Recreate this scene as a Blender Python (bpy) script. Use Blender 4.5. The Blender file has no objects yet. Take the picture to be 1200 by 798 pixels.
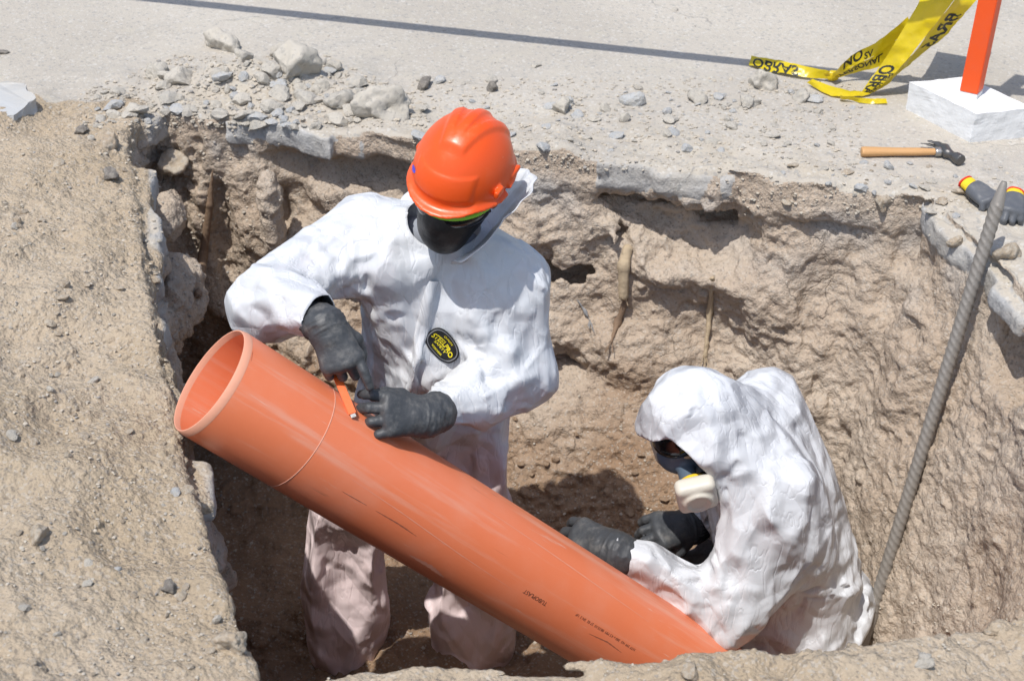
import bpy, bmesh, math, random, time
import numpy as np
from mathutils import Vector, Matrix, Quaternion
from mathutils.bvhtree import BVHTree

T0 = time.time()
random.seed(7)
RNG = np.random.default_rng(11)
SC = bpy.context.scene
COL = SC.collection

# ------------------------------------------------------------------ camera, sky, sun, exposure
CAM_H, PITCH, FPX = 1.8, math.radians(32), 1700.0
cam_d = bpy.data.cameras.new('camera')
cam = bpy.data.objects.new('camera', cam_d)
COL.objects.link(cam)
cam.location = (0, 0, CAM_H)
cam.rotation_euler = (math.radians(90) - PITCH, 0, 0)
cam_d.sensor_width = 36.0
cam_d.lens = 36.0 * FPX / 1200.0
cam_d.clip_start, cam_d.clip_end = 0.05, 500
cam_d.dof.use_dof = True
cam_d.dof.focus_distance = 3.35
cam_d.dof.aperture_fstop = 6.3
SC.camera = cam

SUN = Vector((-0.26, -0.36, 1.0)).normalized()          # towards the sun
sun_elev = math.asin(SUN.z)
sun_az = math.atan2(SUN.x, SUN.y)
world = bpy.data.worlds.new('World')
SC.world = world
world.use_nodes = True
wn = world.node_tree.nodes
sky = wn.new('ShaderNodeTexSky')
sky.sky_type = 'NISHITA'
sky.sun_disc = False
sky.sun_elevation = sun_elev
sky.sun_rotation = sun_az
sky.air_density, sky.dust_density, sky.ozone_density = 1.0, 1.6, 1.0
world.node_tree.links.new(sky.outputs[0], wn['Background'].inputs['Color'])
wn['Background'].inputs['Strength'].default_value = 0.145
sun_d = bpy.data.lights.new('sun', 'SUN')
sun_d.energy = 3.5
sun_d.angle = math.radians(0.53)
sun_d.color = (1.0, 0.975, 0.935)
sun_o = bpy.data.objects.new('sun', sun_d)
COL.objects.link(sun_o)
sun_o.rotation_euler = SUN.to_track_quat('Z', 'Y').to_euler()
SC.view_settings.view_transform = 'Standard'
SC.view_settings.look = 'None'
SC.view_settings.exposure = 0.22
SC.view_settings.gamma = 1.0

# ------------------------------------------------------------------ helpers: surveying, noise, fields, meshes
SP, CP = math.sin(PITCH), math.cos(PITCH)
def W(u, v, Y=None, z=None):
    """survey helper: where the sight line through a point of the photograph meets depth Y or height z"""
    a, b = (u - 600) / FPX, (399 - v) / FPX
    d = np.array([a, CP + b * SP, -SP + b * CP])
    t = Y / d[1] if Y is not None else (z - CAM_H) / d[2]
    return np.array([0, 0, CAM_H]) + d * t

def hash3(i, j, k, seed):
    h = (i * 374761393 + j * 668265263 + k * 2147483647 + seed * 1274126177) & 0xFFFFFFFF
    h = ((h ^ (h >> 13)) * 1274126177) & 0xFFFFFFFF
    h = ((h ^ (h >> 16)) * 2246822519) & 0xFFFFFFFF
    return (h ^ (h >> 15)) & 0xFFFFFF
_TAB = RNG.random((32, 32, 32)).astype(np.float32) * 2 - 1
def vnoise(P, f, seed=0):
    q = P * f + np.array([seed * 7.31, seed * 3.77, seed * 5.13])
    i = np.floor(q).astype(np.int32)
    t = (q - i).astype(np.float32)
    t = t * t * t * (t * (t * 6 - 15) + 10)
    i &= 31
    j = (i + 1) & 31
    x0, y0, z0, x1, y1, z1 = i[:, 0], i[:, 1], i[:, 2], j[:, 0], j[:, 1], j[:, 2]
    tx, ty, tz = t[:, 0], t[:, 1], t[:, 2]
    a = _TAB[x0, y0, z0] * (1 - tx) + _TAB[x1, y0, z0] * tx
    b = _TAB[x0, y1, z0] * (1 - tx) + _TAB[x1, y1, z0] * tx
    c = _TAB[x0, y0, z1] * (1 - tx) + _TAB[x1, y0, z1] * tx
    d = _TAB[x0, y1, z1] * (1 - tx) + _TAB[x1, y1, z1] * tx
    a = a * (1 - ty) + b * ty
    c = c * (1 - ty) + d * ty
    return a * (1 - tz) + c * tz
def fbm(P, f, octaves=3, seed=0, gain=0.5):
    s, a = 0, 1.0
    for o in range(octaves):
        s = s + a * vnoise(P, f * 2.03 ** o, seed + o * 3)
        a *= gain
    return s
def ridged(P, f, octaves=3, seed=0, gain=0.5):
    s, a = 0, 1.0
    for o in range(octaves):
        s = s + a * (1 - 2 * np.abs(vnoise(P, f * 2.03 ** o, seed + o * 3)))
        a *= gain
    return s
def pebbles(P, f, seed=0, fill=0.6, mask=None):
    """height of round lumps scattered one per cell, in cell units"""
    if mask is not None:
        out = np.zeros(len(P), np.float32)
        out[mask] = pebbles(P[mask], f, seed, fill)
        return out
    q = (P * f).astype(np.float32)
    i = np.floor(q - 0.5).astype(np.int64)
    best = np.zeros(len(P), np.float32)
    for dx in (0, 1):
        for dy in (0, 1):
            for dz in (0, 1):
                c = i + np.array([dx, dy, dz])
                h1 = hash3(c[:, 0], c[:, 1], c[:, 2], seed)
                h2 = (h1 * 2654435761 >> 7) & 0xFFFFF
                r = 0.12 + 0.38 * ((h2 & 1023) / 1023.0) ** 2
                r = np.where((h2 >> 10) / 1023.0 < fill, r, 0)
                d2 = (q[:, 0] - c[:, 0] - (h1 & 255) / 255.0) ** 2 + (q[:, 1] - c[:, 1] - ((h1 >> 8) & 255) / 255.0) ** 2 + (q[:, 2] - c[:, 2] - ((h1 >> 16) & 255) / 255.0) ** 2
                best = np.maximum(best, np.sqrt(np.maximum(r * r - d2, 0)).astype(np.float32))
    return best
def sstep(a, b, x):
    t = np.clip((x - a) / (b - a), 0, 1)
    return t * t * (3 - 2 * t)
def smin(a, b, k):
    h = np.clip(0.5 + 0.5 * (b - a) / k, 0, 1)
    return b + (a - b) * h - k * h * (1 - h)
def smax(a, b, k):
    return -smin(-a, -b, k)

def surface_nets(func, lo, hi, h, margin=None, B=8):
    """sparse surface nets of func(points)->signed distance, inside negative; returns verts, quads"""
    lo = np.array(lo, float)
    n = np.ceil((np.array(hi) - lo) / h / B).astype(int) * B
    if margin is None: margin = 0.6 * h * B
    nb = n // B
    bi = np.stack(np.meshgrid(*[np.arange(k) for k in nb], indexing='ij'), -1).reshape(-1, 3)
    c = lo + (bi + 0.5) * B * h
    act = bi[np.abs(func(c)) < 0.87 * B * h + margin]
    g = np.stack(np.meshgrid(*[np.arange(B + 1)] * 3, indexing='ij'), -1).reshape(-1, 3)
    V, IDS, Q = [], [], []
    ny, nz = int(n[1]) + 2, int(n[2]) + 2
    def gid(c): return (c[..., 0].astype(np.int64) * ny + c[..., 1]) * nz + c[..., 2]
    chunk = max(1, 1500000 // len(g))
    corner = [(a, b, d) for a in (0, 1) for b in (0, 1) for d in (0, 1)]
    edges = [(p, q) for p in range(8) for q in range(p + 1, 8) if bin(p ^ q).count('1') == 1]
    cc = np.array(corner, float)
    for s in range(0, len(act), chunk):
        blk = act[s:s + chunk]
        gi = (blk[:, None, :] * B + g[None]).reshape(-1, 3)
        F = func(lo + gi * h).reshape(len(blk), B + 1, B + 1, B + 1)
        ins = F < 0
        C = [ins[:, a:B + a, b:B + b, d:B + d] for a, b, d in corner]
        cnt = sum(x.astype(np.int8) for x in C)
        m = (cnt > 0) & (cnt < 8)
        idx = np.nonzero(m)
        if len(idx[0]) == 0: continue
        fv = np.stack([F[:, a:B + a, b:B + b, d:B + d][idx] for a, b, d in corner], 1)
        acc = np.zeros((len(fv), 3)); wsum = np.zeros(len(fv))
        for p, q in edges:
            a, b = fv[:, p], fv[:, q]
            x = (a < 0) != (b < 0)
            t = np.where(x, a / np.where(x, a - b, 1), 0)
            acc += np.where(x[:, None], cc[p] + (cc[q] - cc[p]) * t[:, None], 0)
            wsum += x
        cell = blk[idx[0]] * B + np.stack(idx[1:], 1)
        V.append(lo + (cell + acc / wsum[:, None]) * h)
        IDS.append(gid(cell))
        for ax in range(3):
            sl0 = [slice(None)] + [slice(0, B)] * 3
            sl1 = list(sl0); sl1[ax + 1] = slice(1, B + 1)
            a, b = ins[tuple(sl0)], ins[tuple(sl1)]
            e = np.nonzero(a != b)
            if len(e[0]) == 0: continue
            pos = blk[e[0]] * B + np.stack(e[1:], 1)
            flip = a[e]
            u, w = (ax + 1) % 3, (ax + 2) % 3
            q = []
            for du, dw in ((0, 0), (-1, 0), (-1, -1), (0, -1)):
                k = pos.copy(); k[:, u] += du; k[:, w] += dw
                q.append(gid(k))
            q = np.stack(q, 1)
            q[~flip] = q[~flip][:, ::-1]
            Q.append(q)
    V = np.concatenate(V); IDS = np.concatenate(IDS); Q = np.concatenate(Q)
    o = np.argsort(IDS); V = V[o]; IDS = IDS[o]
    k = np.searchsorted(IDS, Q); k = np.minimum(k, len(IDS) - 1)
    ok = (IDS[k] == Q).all(1)
    return V, k[ok]

def mesh_np(name, V, F, smooth=True):
    me = bpy.data.meshes.new(name)
    V = np.asarray(V, np.float32); F = np.asarray(F, np.int32)
    me.vertices.add(len(V)); me.vertices.foreach_set('co', V.ravel())
    k = F.shape[1]
    me.loops.add(F.size); me.loops.foreach_set('vertex_index', F.ravel())
    me.polygons.add(len(F))
    me.polygons.foreach_set('loop_start', np.arange(0, F.size, k, dtype=np.int32))
    me.update(calc_edges=True)
    me.polygons.foreach_set('use_smooth', np.full(len(F), smooth))
    me.update()
    return me
def mesh_arrays(me):
    V = np.empty(len(me.vertices) * 3, np.float32); me.vertices.foreach_get('co', V)
    F = np.empty(len(me.loops), np.int32); me.loops.foreach_get('vertex_index', F)
    return V.reshape(-1, 3).astype(float), F
def normals(V, F):
    a, b, c, d = (V[F[:, i]] for i in range(4))
    fn = np.cross(c - a, d - b)
    N = np.zeros_like(V)
    for i in range(4): 
        for ax in range(3): N[:, ax] += np.bincount(F[:, i], fn[:, ax], len(V))
    return N / np.maximum(np.linalg.norm(N, axis=1, keepdims=True), 1e-12)
def smooth_verts(V, F, it=1, lam=0.5, mask=None):
    E = np.concatenate([F[:, [0, 1]], F[:, [1, 2]], F[:, [2, 3]], F[:, [3, 0]]])
    E = np.concatenate([E, E[:, ::-1]])
    deg = np.maximum(np.bincount(E[:, 0], minlength=len(V)), 1)[:, None]
    for _ in range(it):
        A = np.stack([np.bincount(E[:, 0], V[E[:, 1], ax], len(V)) for ax in range(3)], 1) / deg
        D = (A - V) * lam
        V = V + (D if mask is None else D * mask[:, None])
    return V
def subdivide(V, F, levels=1, simple=False):
    me = mesh_np('tmp', V, F)
    o = bpy.data.objects.new('tmp', me); COL.objects.link(o)
    m = o.modifiers.new('s', 'SUBSURF'); m.levels = levels
    m.subdivision_type = 'SIMPLE' if simple else 'CATMULL_CLARK'
    dg = bpy.context.evaluated_depsgraph_get()
    ev = o.evaluated_get(dg).to_mesh()
    V2, F2 = mesh_arrays(ev)
    o.evaluated_get(dg).to_mesh_clear()
    bpy.data.objects.remove(o); bpy.data.meshes.remove(me)
    return V2, F2.reshape(-1, 4)
def subset(V, F, keep):
    f = F[keep]; u, inv = np.unique(f, return_inverse=True)
    return V[u], inv.reshape(f.shape), u

def link(name, me, m=None, parent=None, **props):
    o = bpy.data.objects.new(name, me); COL.objects.link(o)
    if m is not None and me is not None: me.materials.clear(); me.materials.append(m)
    if parent is not None: o.parent = parent
    for k, v in props.items(): o[k] = v
    return o
def thing(name, label, category, loc=(0, 0, 0), group=None, rot=None):
    o = bpy.data.objects.new(name, None); COL.objects.link(o)
    o.location = loc
    if rot is not None: o.rotation_euler = rot
    o['label'] = label; o['category'] = category
    if group: o['group'] = group
    o.empty_display_size = 0.1
    return o
def attr(me, name, vals):
    a = me.attributes.new(name, 'FLOAT', 'POINT'); a.data.foreach_set('value', np.asarray(vals, np.float32))

# ------------------------------------------------------------------ materials
class NT:
    def __init__(s, name):
        s.m = bpy.data.materials.new(name); s.m.use_nodes = True
        s.t = s.m.node_tree; s.bs = s.t.nodes['Principled BSDF']; s.out = s.t.nodes['Material Output']
        tc = s.t.nodes.new('ShaderNodeTexCoord'); s.co = tc.outputs['Object']
    def n(s, typ, **kw):
        o = s.t.nodes.new(typ)
        for k, v in kw.items():
            if hasattr(o, k): setattr(o, k, v)
        return o
    def put(s, sock, v):
        if isinstance(v, bpy.types.NodeSocket): s.t.links.new(v, sock)
        elif isinstance(v, (tuple, list)) and len(v) == 3 and sock.type == 'RGBA': sock.default_value = (*v, 1)
        else: sock.default_value = v
    def noise(s, scale, detail=4, rough=0.55, co=None, dist=0.0):
        o = s.n('ShaderNodeTexNoise'); s.put(o.inputs['Vector'], co or s.co)
        o.inputs['Scale'].default_value = scale; o.inputs['Detail'].default_value = detail
        o.inputs['Roughness'].default_value = rough; o.inputs['Distortion'].default_value = dist
        return o.outputs[0]
    def voro(s, scale, feature='F1', co=None, out='Distance', rnd=1.0):
        o = s.n('ShaderNodeTexVoronoi'); o.feature = feature; s.put(o.inputs['Vector'], co or s.co)
        o.inputs['Scale'].default_value = scale; o.inputs['Randomness'].default_value = rnd
        return o.outputs[out]
    def ramp(s, fac, a, b, lo=0.0, hi=1.0):
        o = s.n('ShaderNodeMapRange'); o.interpolation_type = 'SMOOTHSTEP'
        s.put(o.inputs['Value'], fac)
        o.inputs['From Min'].default_value = a; o.inputs['From Max'].default_value = b
        o.inputs['To Min'].default_value = lo; o.inputs['To Max'].default_value = hi
        return o.outputs[0]
    def math(s, op, a, b=0.0, c=0.0):
        o = s.n('ShaderNodeMath'); o.operation = op
        s.put(o.inputs[0], a); s.put(o.inputs[1], b); s.put(o.inputs[2], c)
        return o.outputs[0]
    def mix(s, fac, a, b, mode='MIX'):
        o = s.n('ShaderNodeMix'); o.data_type = 'RGBA'; o.blend_type = mode
        s.put(o.inputs[0], fac); s.put(o.inputs[6], a); s.put(o.inputs[7], b)
        return o.outputs[2]
    def attr(s, name):
        o = s.n('ShaderNodeAttribute'); o.attribute_name = name
        return o.outputs['Fac']
    def bump(s, h, dist, strength=1.0, normal=None):
        o = s.n('ShaderNodeBump'); s.put(o.inputs['Height'], h)
        o.inputs['Distance'].default_value = dist; o.inputs['Strength'].default_value = strength
        if normal is not None: s.put(o.inputs['Normal'], normal)
        return o.outputs[0]
    def done(s, color=None, rough=None, normal=None, spec=None, **kw):
        if color is not None: s.put(s.bs.inputs['Base Color'], color)
        if rough is not None: s.put(s.bs.inputs['Roughness'], rough)
        if normal is not None: s.put(s.bs.inputs['Normal'], normal)
        if spec is not None: s.put(s.bs.inputs['Specular IOR Level'], spec)
        for k, v in kw.items(): s.put(s.bs.inputs[k], v)
        return s.m

def soil_material(name, dry, pale, damp, gritty=1.0):
    k = NT(name)
    big = k.noise(2.2, 3, 0.5); mid = k.noise(14, 5, 0.6); fine = k.noise(95, 4, 0.7)
    c = k.mix(k.ramp(big, 0.35, 0.65), dry, pale)
    c = k.mix(k.ramp(mid, 0.5, 0.75, 0, 0.35), c, tuple(x * 0.78 for x in dry))
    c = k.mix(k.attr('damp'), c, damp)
    c = k.mix(k.attr('chalk'), c, (0.45, 0.44, 0.42))
    grain = k.voro(170, out='Color'); sep = k.n('ShaderNodeSeparateColor'); k.put(sep.inputs[0], grain)
    c = k.mix(k.ramp(sep.outputs[0], 0.80, 0.95, 0, 0.45 * gritty), c, (0.50, 0.46, 0.40))
    c = k.mix(k.ramp(sep.outputs[1], 0.86, 0.97, 0, 0.5 * gritty), c, (0.17, 0.15, 0.13))
    c = k.mix(0.28, c, k.mix(fine, (0.25, 0.25, 0.25), (0.75, 0.75, 0.75)), 'OVERLAY')
    wv = k.n('ShaderNodeVectorMath'); wv.operation = 'MULTIPLY_ADD'
    wz = k.n('ShaderNodeTexNoise'); k.put(wz.inputs['Vector'], k.co); wz.inputs['Scale'].default_value = 14; wz.inputs['Detail'].default_value = 4
    k.put(wv.inputs[0], wz.outputs[1]); wv.inputs[1].default_value = (.09,) * 3; k.put(wv.inputs[2], k.co)
    crk = k.voro(8, 'DISTANCE_TO_EDGE', wv.outputs[0])
    cm = k.math('MULTIPLY', k.ramp(crk, .022, .0), k.ramp(k.noise(3.1, 3, .6), .56, .66))
    if gritty < 1: c = k.mix(k.math('MULTIPLY', cm, .3), c, tuple(x * .55 for x in dry))
    v1 = k.voro(62); v2 = k.voro(150)
    h = k.math('ADD', k.math('MULTIPLY', v1, -0.75 * gritty), k.math('MULTIPLY', v2, -0.45 * gritty))
    h = k.math('ADD', h, k.math('MULTIPLY', k.noise(80, 6, 0.75), 0.9))
    if gritty < 1: h = k.math('SUBTRACT', h, k.math('MULTIPLY', cm, .6))
    return k.done(c, 0.95, k.bump(h, 0.009 * gritty, 0.8), 0.15)
M = {}
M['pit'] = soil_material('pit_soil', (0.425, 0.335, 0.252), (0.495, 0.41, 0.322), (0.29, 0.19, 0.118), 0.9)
M['heap'] = soil_material('spoil_soil', (0.41, 0.325, 0.226), (0.465, 0.38, 0.28), (0.26, 0.19, 0.13), 1.0)
def road_material():
    k = NT('dusty_concrete')
    big = k.noise(1.1, 4, 0.55); mid = k.noise(9, 5, 0.65)
    c = k.mix(k.ramp(big, 0.35, 0.68), (0.41, 0.372, 0.318), (0.47, 0.428, 0.366))
    c = k.mix(k.ramp(mid, 0.52, 0.72, 0, 0.5), c, (0.46, 0.42, 0.34))
    c = k.mix(k.attr('damp'), c, (0.44, 0.37, 0.27))
    c = k.mix(k.attr('fresh'), c, k.mix(k.ramp(mid, .4, .65), (0.385, 0.38, 0.37), (0.455, 0.435, 0.40)))
    st = k.n('ShaderNodeMapping'); k.put(st.inputs['Vector'], k.co)
    st.inputs['Rotation'].default_value = (0, 0, math.radians(17)); st.inputs['Scale'].default_value = (0.9, 14, 1)
    c = k.mix(k.ramp(k.noise(3.0, 4, 0.6, st.outputs[0]), 0.55, 0.8, 0, 0.35), c, (0.36, 0.35, 0.33))
    c = k.mix(k.ramp(k.noise(2.1, 6, .7, k.co, .6), .54, .70, 0, .55), c, (0.345, 0.325, 0.295))
    c = k.mix(k.ramp(k.noise(3.7, 5, .7, k.co, .3), .60, .72, 0, .6), c, (0.50, 0.455, 0.375))
    crk = k.n('ShaderNodeTexVoronoi'); crk.feature = 'DISTANCE_TO_EDGE'; crk.inputs['Scale'].default_value = .9
    wv = k.n('ShaderNodeVectorMath'); wv.operation = 'MULTIPLY_ADD'
    wz = k.n('ShaderNodeTexNoise'); k.put(wz.inputs['Vector'], k.co); wz.inputs['Scale'].default_value = 6; wz.inputs['Detail'].default_value = 4
    k.put(wv.inputs[0], wz.outputs[1]); wv.inputs[1].default_value = (.18,) * 3; k.put(wv.inputs[2], k.co); k.put(crk.inputs['Vector'], wv.outputs[0])
    c = k.mix(k.math('MULTIPLY', k.ramp(crk.outputs['Distance'], .004, .0, 0, .55), k.ramp(k.noise(1.6, 2, .5), .45, .55)), c, (0.20, 0.19, 0.175))
    sep = k.n('ShaderNodeSeparateColor'); k.put(sep.inputs[0], k.voro(120, out='Color'))
    c = k.mix(k.ramp(sep.outputs[0], 0.86, 0.97, 0, 0.5), c, (0.24, 0.24, 0.235))
    c = k.mix(k.ramp(sep.outputs[1], 0.86, 0.97, 0, 0.45), c, (0.56, 0.54, 0.50))
    c = k.mix(0.22, c, k.mix(k.noise(160, 4, 0.7), (0.25,) * 3, (0.75,) * 3), 'OVERLAY')
    h = k.math('ADD', k.math('MULTIPLY', k.voro(130), -0.35), k.noise(60, 6, 0.7))
    return k.done(c, 0.93, k.bump(h, 0.005, 0.7), 0.15)
M['road'] = road_material()
# ------------------------------------------------------------------ the trench: road slab, earth walls, spoil heap
def resample(P, step):
    P = np.array(P); out = []
    for a, b in zip(P, np.roll(P, -1, 0)):
        n = max(1, int(np.linalg.norm(b - a) / step))
        out += [a + (b - a) * i / n for i in range(n)]
    return np.array(out)
left_px = [(322, 850), (306, 795), (298, 762), (275, 720), (255, 660), (240, 610), (216, 545), (205, 480), (184, 400), (175, 350), (162, 250), (156, 200), (148, 143)]
far_px = [(175, 131), (240, 136), (313, 139), (370, 152), (430, 160), (480, 172), (540, 178), (607, 180), (700, 186), (840, 203), (960, 222), (1090, 238), (1200, 345)]
near_px = [(1200, 712), (1100, 738), (1030, 750), (930, 760), (830, 765), (740, 770), (690, 762), (640, 766), (540, 772), (430, 774), (360, 782)]
RIM = [W(u, v, z=0.05)[:2] for u, v in left_px] + [W(u, v, z=0.0)[:2] for u, v in far_px] + \
      [np.array([1.30, 2.75]), np.array([1.24, 2.2])] + [W(u, v, z=0.04)[:2] for u, v in near_px]
RIM = np.array(RIM)
def poly_sd(P, poly):
    """signed distance to a closed outline, inside negative"""
    d = np.full(len(P), 1e9); ins = np.zeros(len(P), bool)
    for a, b in zip(poly, np.roll(poly, -1, 0)):
        e = b - a; w = P - a
        t = np.clip((w @ e) / (e @ e), 0, 1)
        q = w - t[:, None] * e
        d = np.minimum(d, (q * q).sum(1))
        c = ((a[1] > P[:, 1]) != (b[1] > P[:, 1])) & (P[:, 0] < (b[0] - a[0]) * (P[:, 1] - a[1]) / (b[1] - a[1] + 1e-12) + a[0])
        ins ^= c
    d = np.sqrt(d)
    return np.where(ins, -d, d)
# the outline's distance is kept on a fine raster and looked up (smooth enough, quick)
GX, GY, GS = -3.0, 0.3, 0.01
_gx, _gy = np.arange(GX, 3.0, GS), np.arange(GY, 6.6, GS)
_G = np.stack(np.meshgrid(_gx, _gy, indexing='ij'), -1).reshape(-1, 2)
_D = poly_sd(_G, RIM).reshape(len(_gx), len(_gy)).astype(np.float32)
def bil(T, x, y):
    a = np.clip((x - GX) / GS, 0, T.shape[0] - 1.001); b = np.clip((y - GY) / GS, 0, T.shape[1] - 1.001)
    i, j = a.astype(int), b.astype(int); s, t = a - i, b - j
    return (T[i, j] * (1 - s) + T[i + 1, j] * s) * (1 - t) + (T[i, j + 1] * (1 - s) + T[i + 1, j + 1] * s) * t
LX = np.array([p[1] for p in RIM[:13]]); LV = np.array([p[0] for p in RIM[:13]])
def left_rim_x(y): return np.interp(y, LX, LV)
NX = np.array([RIM[i][0] for i in range(len(RIM) - 1, len(RIM) - 14, -1)]); NYV = np.array([RIM[i][1] for i in range(len(RIM) - 1, len(RIM) - 14, -1)])
def near_rim_y(x): return np.interp(x, NX, NYV)
FLOOR = -1.17
_gxx, _gyy = _G[:, 0], _G[:, 1]
_P2 = np.stack([_gxx, _gyy, 0 * _gxx], 1)
_Df = _D.ravel()
_lx = _gxx - left_rim_x(_gyy)
_ny = _gyy - near_rim_y(_gxx)
# excavated earth lies on the road left of the trench and on the camera's side
_wv = 0.06 * vnoise(_P2, 6, 4) + 0.03 * vnoise(_P2, 17, 5)
_l = sstep(0.10, -0.03, _lx) * sstep(4.30, 3.98, _gyy + 0.10 * _gxx + 1.3 * _wv)
_n = sstep(0.10, -0.05, _ny) * sstep(2.45, 2.2, _gyy)
_HM = np.maximum(_l, _n)
_edge = np.minimum(np.abs(_lx), 0.6)
_hh = 0.012 + 0.023 * sstep(4.1, 3.7, _gyy) + 0.085 * sstep(0.02, 0.5, _edge) * sstep(4.0, 2.9, _gyy) + 0.075 * fbm(_P2, 2.3, 3, 5) * sstep(0.0, 0.3, _edge) + 0.016 * fbm(_P2, 9, 2, 8)
_nl = sstep(0.06, -0.02, _ny) * sstep(-0.6, -0.2, _gxx)
_hh = _hh * (1 - _nl) + _nl * (0.035 + 0.045 * fbm(_P2, 5.0, 3, 9))
_rub = 0.022 * sstep(0.36, 0.03, _Df + 0.08 * fbm(_P2, 5, 2, 6)) * (1 - _HM)        # broken crust and dust along the far edge
_pm = W(285, 98, z=0)
_rub = _rub + 0.055 * np.exp(-((_gxx - _pm[0]) / .42) ** 2 - ((_gyy - _pm[1]) / .15) ** 2) * (1 - _HM)      # the heaped rubble
_H = _HM * np.maximum(_hh, 0.01) + _rub * (0.75 + 0.9 * fbm(_P2, 9, 3, 12))
# the slab's broken outline: angular plates, each with an edge of its own direction, some broken back
_gr = np.gradient(_D, GS); _gr0, _gr1 = _gr[0], _gr[1]
_seed = np.stack(np.meshgrid(np.arange(-2.4, 2.2, 0.19), np.arange(1.4, 5.0, 0.19), indexing='ij'), -1).reshape(-1, 2)
_seed = _seed + RNG.uniform(-0.085, 0.085, _seed.shape)
_best = np.full(len(_G), 1e9, np.float32); _own = np.zeros(len(_G), np.int32)
_near = np.abs(_Df) < 0.3
for _i, _s in enumerate(_seed):
    _dd = ((_G[_near] - _s) ** 2).sum(1)
    _c = _dd < _best[_near]
    _ix = np.nonzero(_near)[0][_c]; _best[_ix] = _dd[_c]; _own[_ix] = _i
_ii = np.clip(((_seed - [GX, GY]) / GS).astype(int), 0, np.array(_D.shape) - 1)
_sd0 = _D[_ii[:, 0], _ii[:, 1]]; _sg = np.stack([_gr0[_ii[:, 0], _ii[:, 1]], _gr1[_ii[:, 0], _ii[:, 1]]], 1)
_th = RNG.normal(0, 0.16, len(_seed))
_sg = np.stack([_sg[:, 0] * np.cos(_th) - _sg[:, 1] * np.sin(_th), _sg[:, 0] * np.sin(_th) + _sg[:, 1] * np.cos(_th)], 1)
_pb = np.where((_seed[:, 0] > .62) & (_seed[:, 0] < 1.10), .85, np.where((_seed[:, 0] > -.72) & (_seed[:, 0] < -.1), .5, .08))
_off = np.where(RNG.random(len(_seed)) < _pb, RNG.uniform(0.03, 0.09, len(_seed)), RNG.uniform(-0.052, -0.012, len(_seed)))
_tilt = RNG.uniform(-0.03, 0.004, len(_seed)) * (RNG.random(len(_seed)) < 0.5)
_SD = np.where(_near, _sd0[_own] + ((_G - _seed[_own]) * _sg[_own]).sum(1) - _off[_own], _Df).reshape(_D.shape)
_ST = np.where(_near & (_Df < 0.16), _tilt[_own], 0).reshape(_D.shape)
_HM, _H = _HM.reshape(_D.shape), _H.reshape(_D.shape)
_LX = _lx.reshape(_D.shape)
def heap_mask(x, y): return bil(_HM, x, y)
def ground_h(x, y): return bil(_H, x, y)
# hollows and lumps of the earth walls: (pixel, depth, radii, sign)
def _w(u, v, Y): return W(u, v, Y=Y)
HOLL = [((672, 312), 3.93, (0.11, 0.08, 0.07)), ((625, 522), 3.74, (0.17, 0.07, 0.03)),
        ((440, 210), 4.02, (0.22, 0.14, 0.07)), ((325, 262), 4.06, (0.045, 0.16, 0.12)), ((1195, 425), 3.02, (0.10, 0.14, 0.10)),
        ((760, 225), 3.93, (0.16, 0.08, 0.03)), ((655, 425), 3.82, (0.10, 0.06, 0.02)), ((250, 300), 4.02, (0.07, 0.20, 0.34)),
        ((905, 350), 3.74, (0.10, 0.05, 0.13)), ((845, 240), 3.90, (0.10, 0.07, 0.05))]
LUMP = [((650, 470), 3.86, (0.20, 0.12, 0.14)), ((700, 570), 3.74, (0.16, 0.14, 0.12)), ((650, 265), 3.94, (0.12, 0.08, 0.05)),
        ((318, 250), 4.04, (0.035, 0.07, 0.14)), ((740, 340), 3.86, (0.05, 0.05, 0.14)),
        ((205, 350), 3.60, (0.07, 0.16, 0.10)), ((640, 600), 3.62, (0.20, 0.16, 0.12)), ((790, 430), 3.80, (0.22, 0.10, 0.16)),
        ((960, 300), 3.76, (0.16, 0.08, 0.16)), ((197, 255), 4.0, (0.05, 0.1, 0.07))]
HOLL = [(_w(*p, Y), np.array(r)) for p, Y, r in HOLL]
LUMP = [(_w(*p, Y), np.array(r)) for p, Y, r in LUMP]
def ell(P, c, r):
    q = (P - c) / r; l = np.sqrt((q * q).sum(1))
    return (l - 1) * r.min()
def blend(void, P, lst, op, sign, k):
    for c, r in lst:
        m = (np.abs(P - c) < r + 0.10).all(1)
        if m.any(): void[m] = op(void[m], sign * ell(P[m], c, r), k)
    return void
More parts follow.
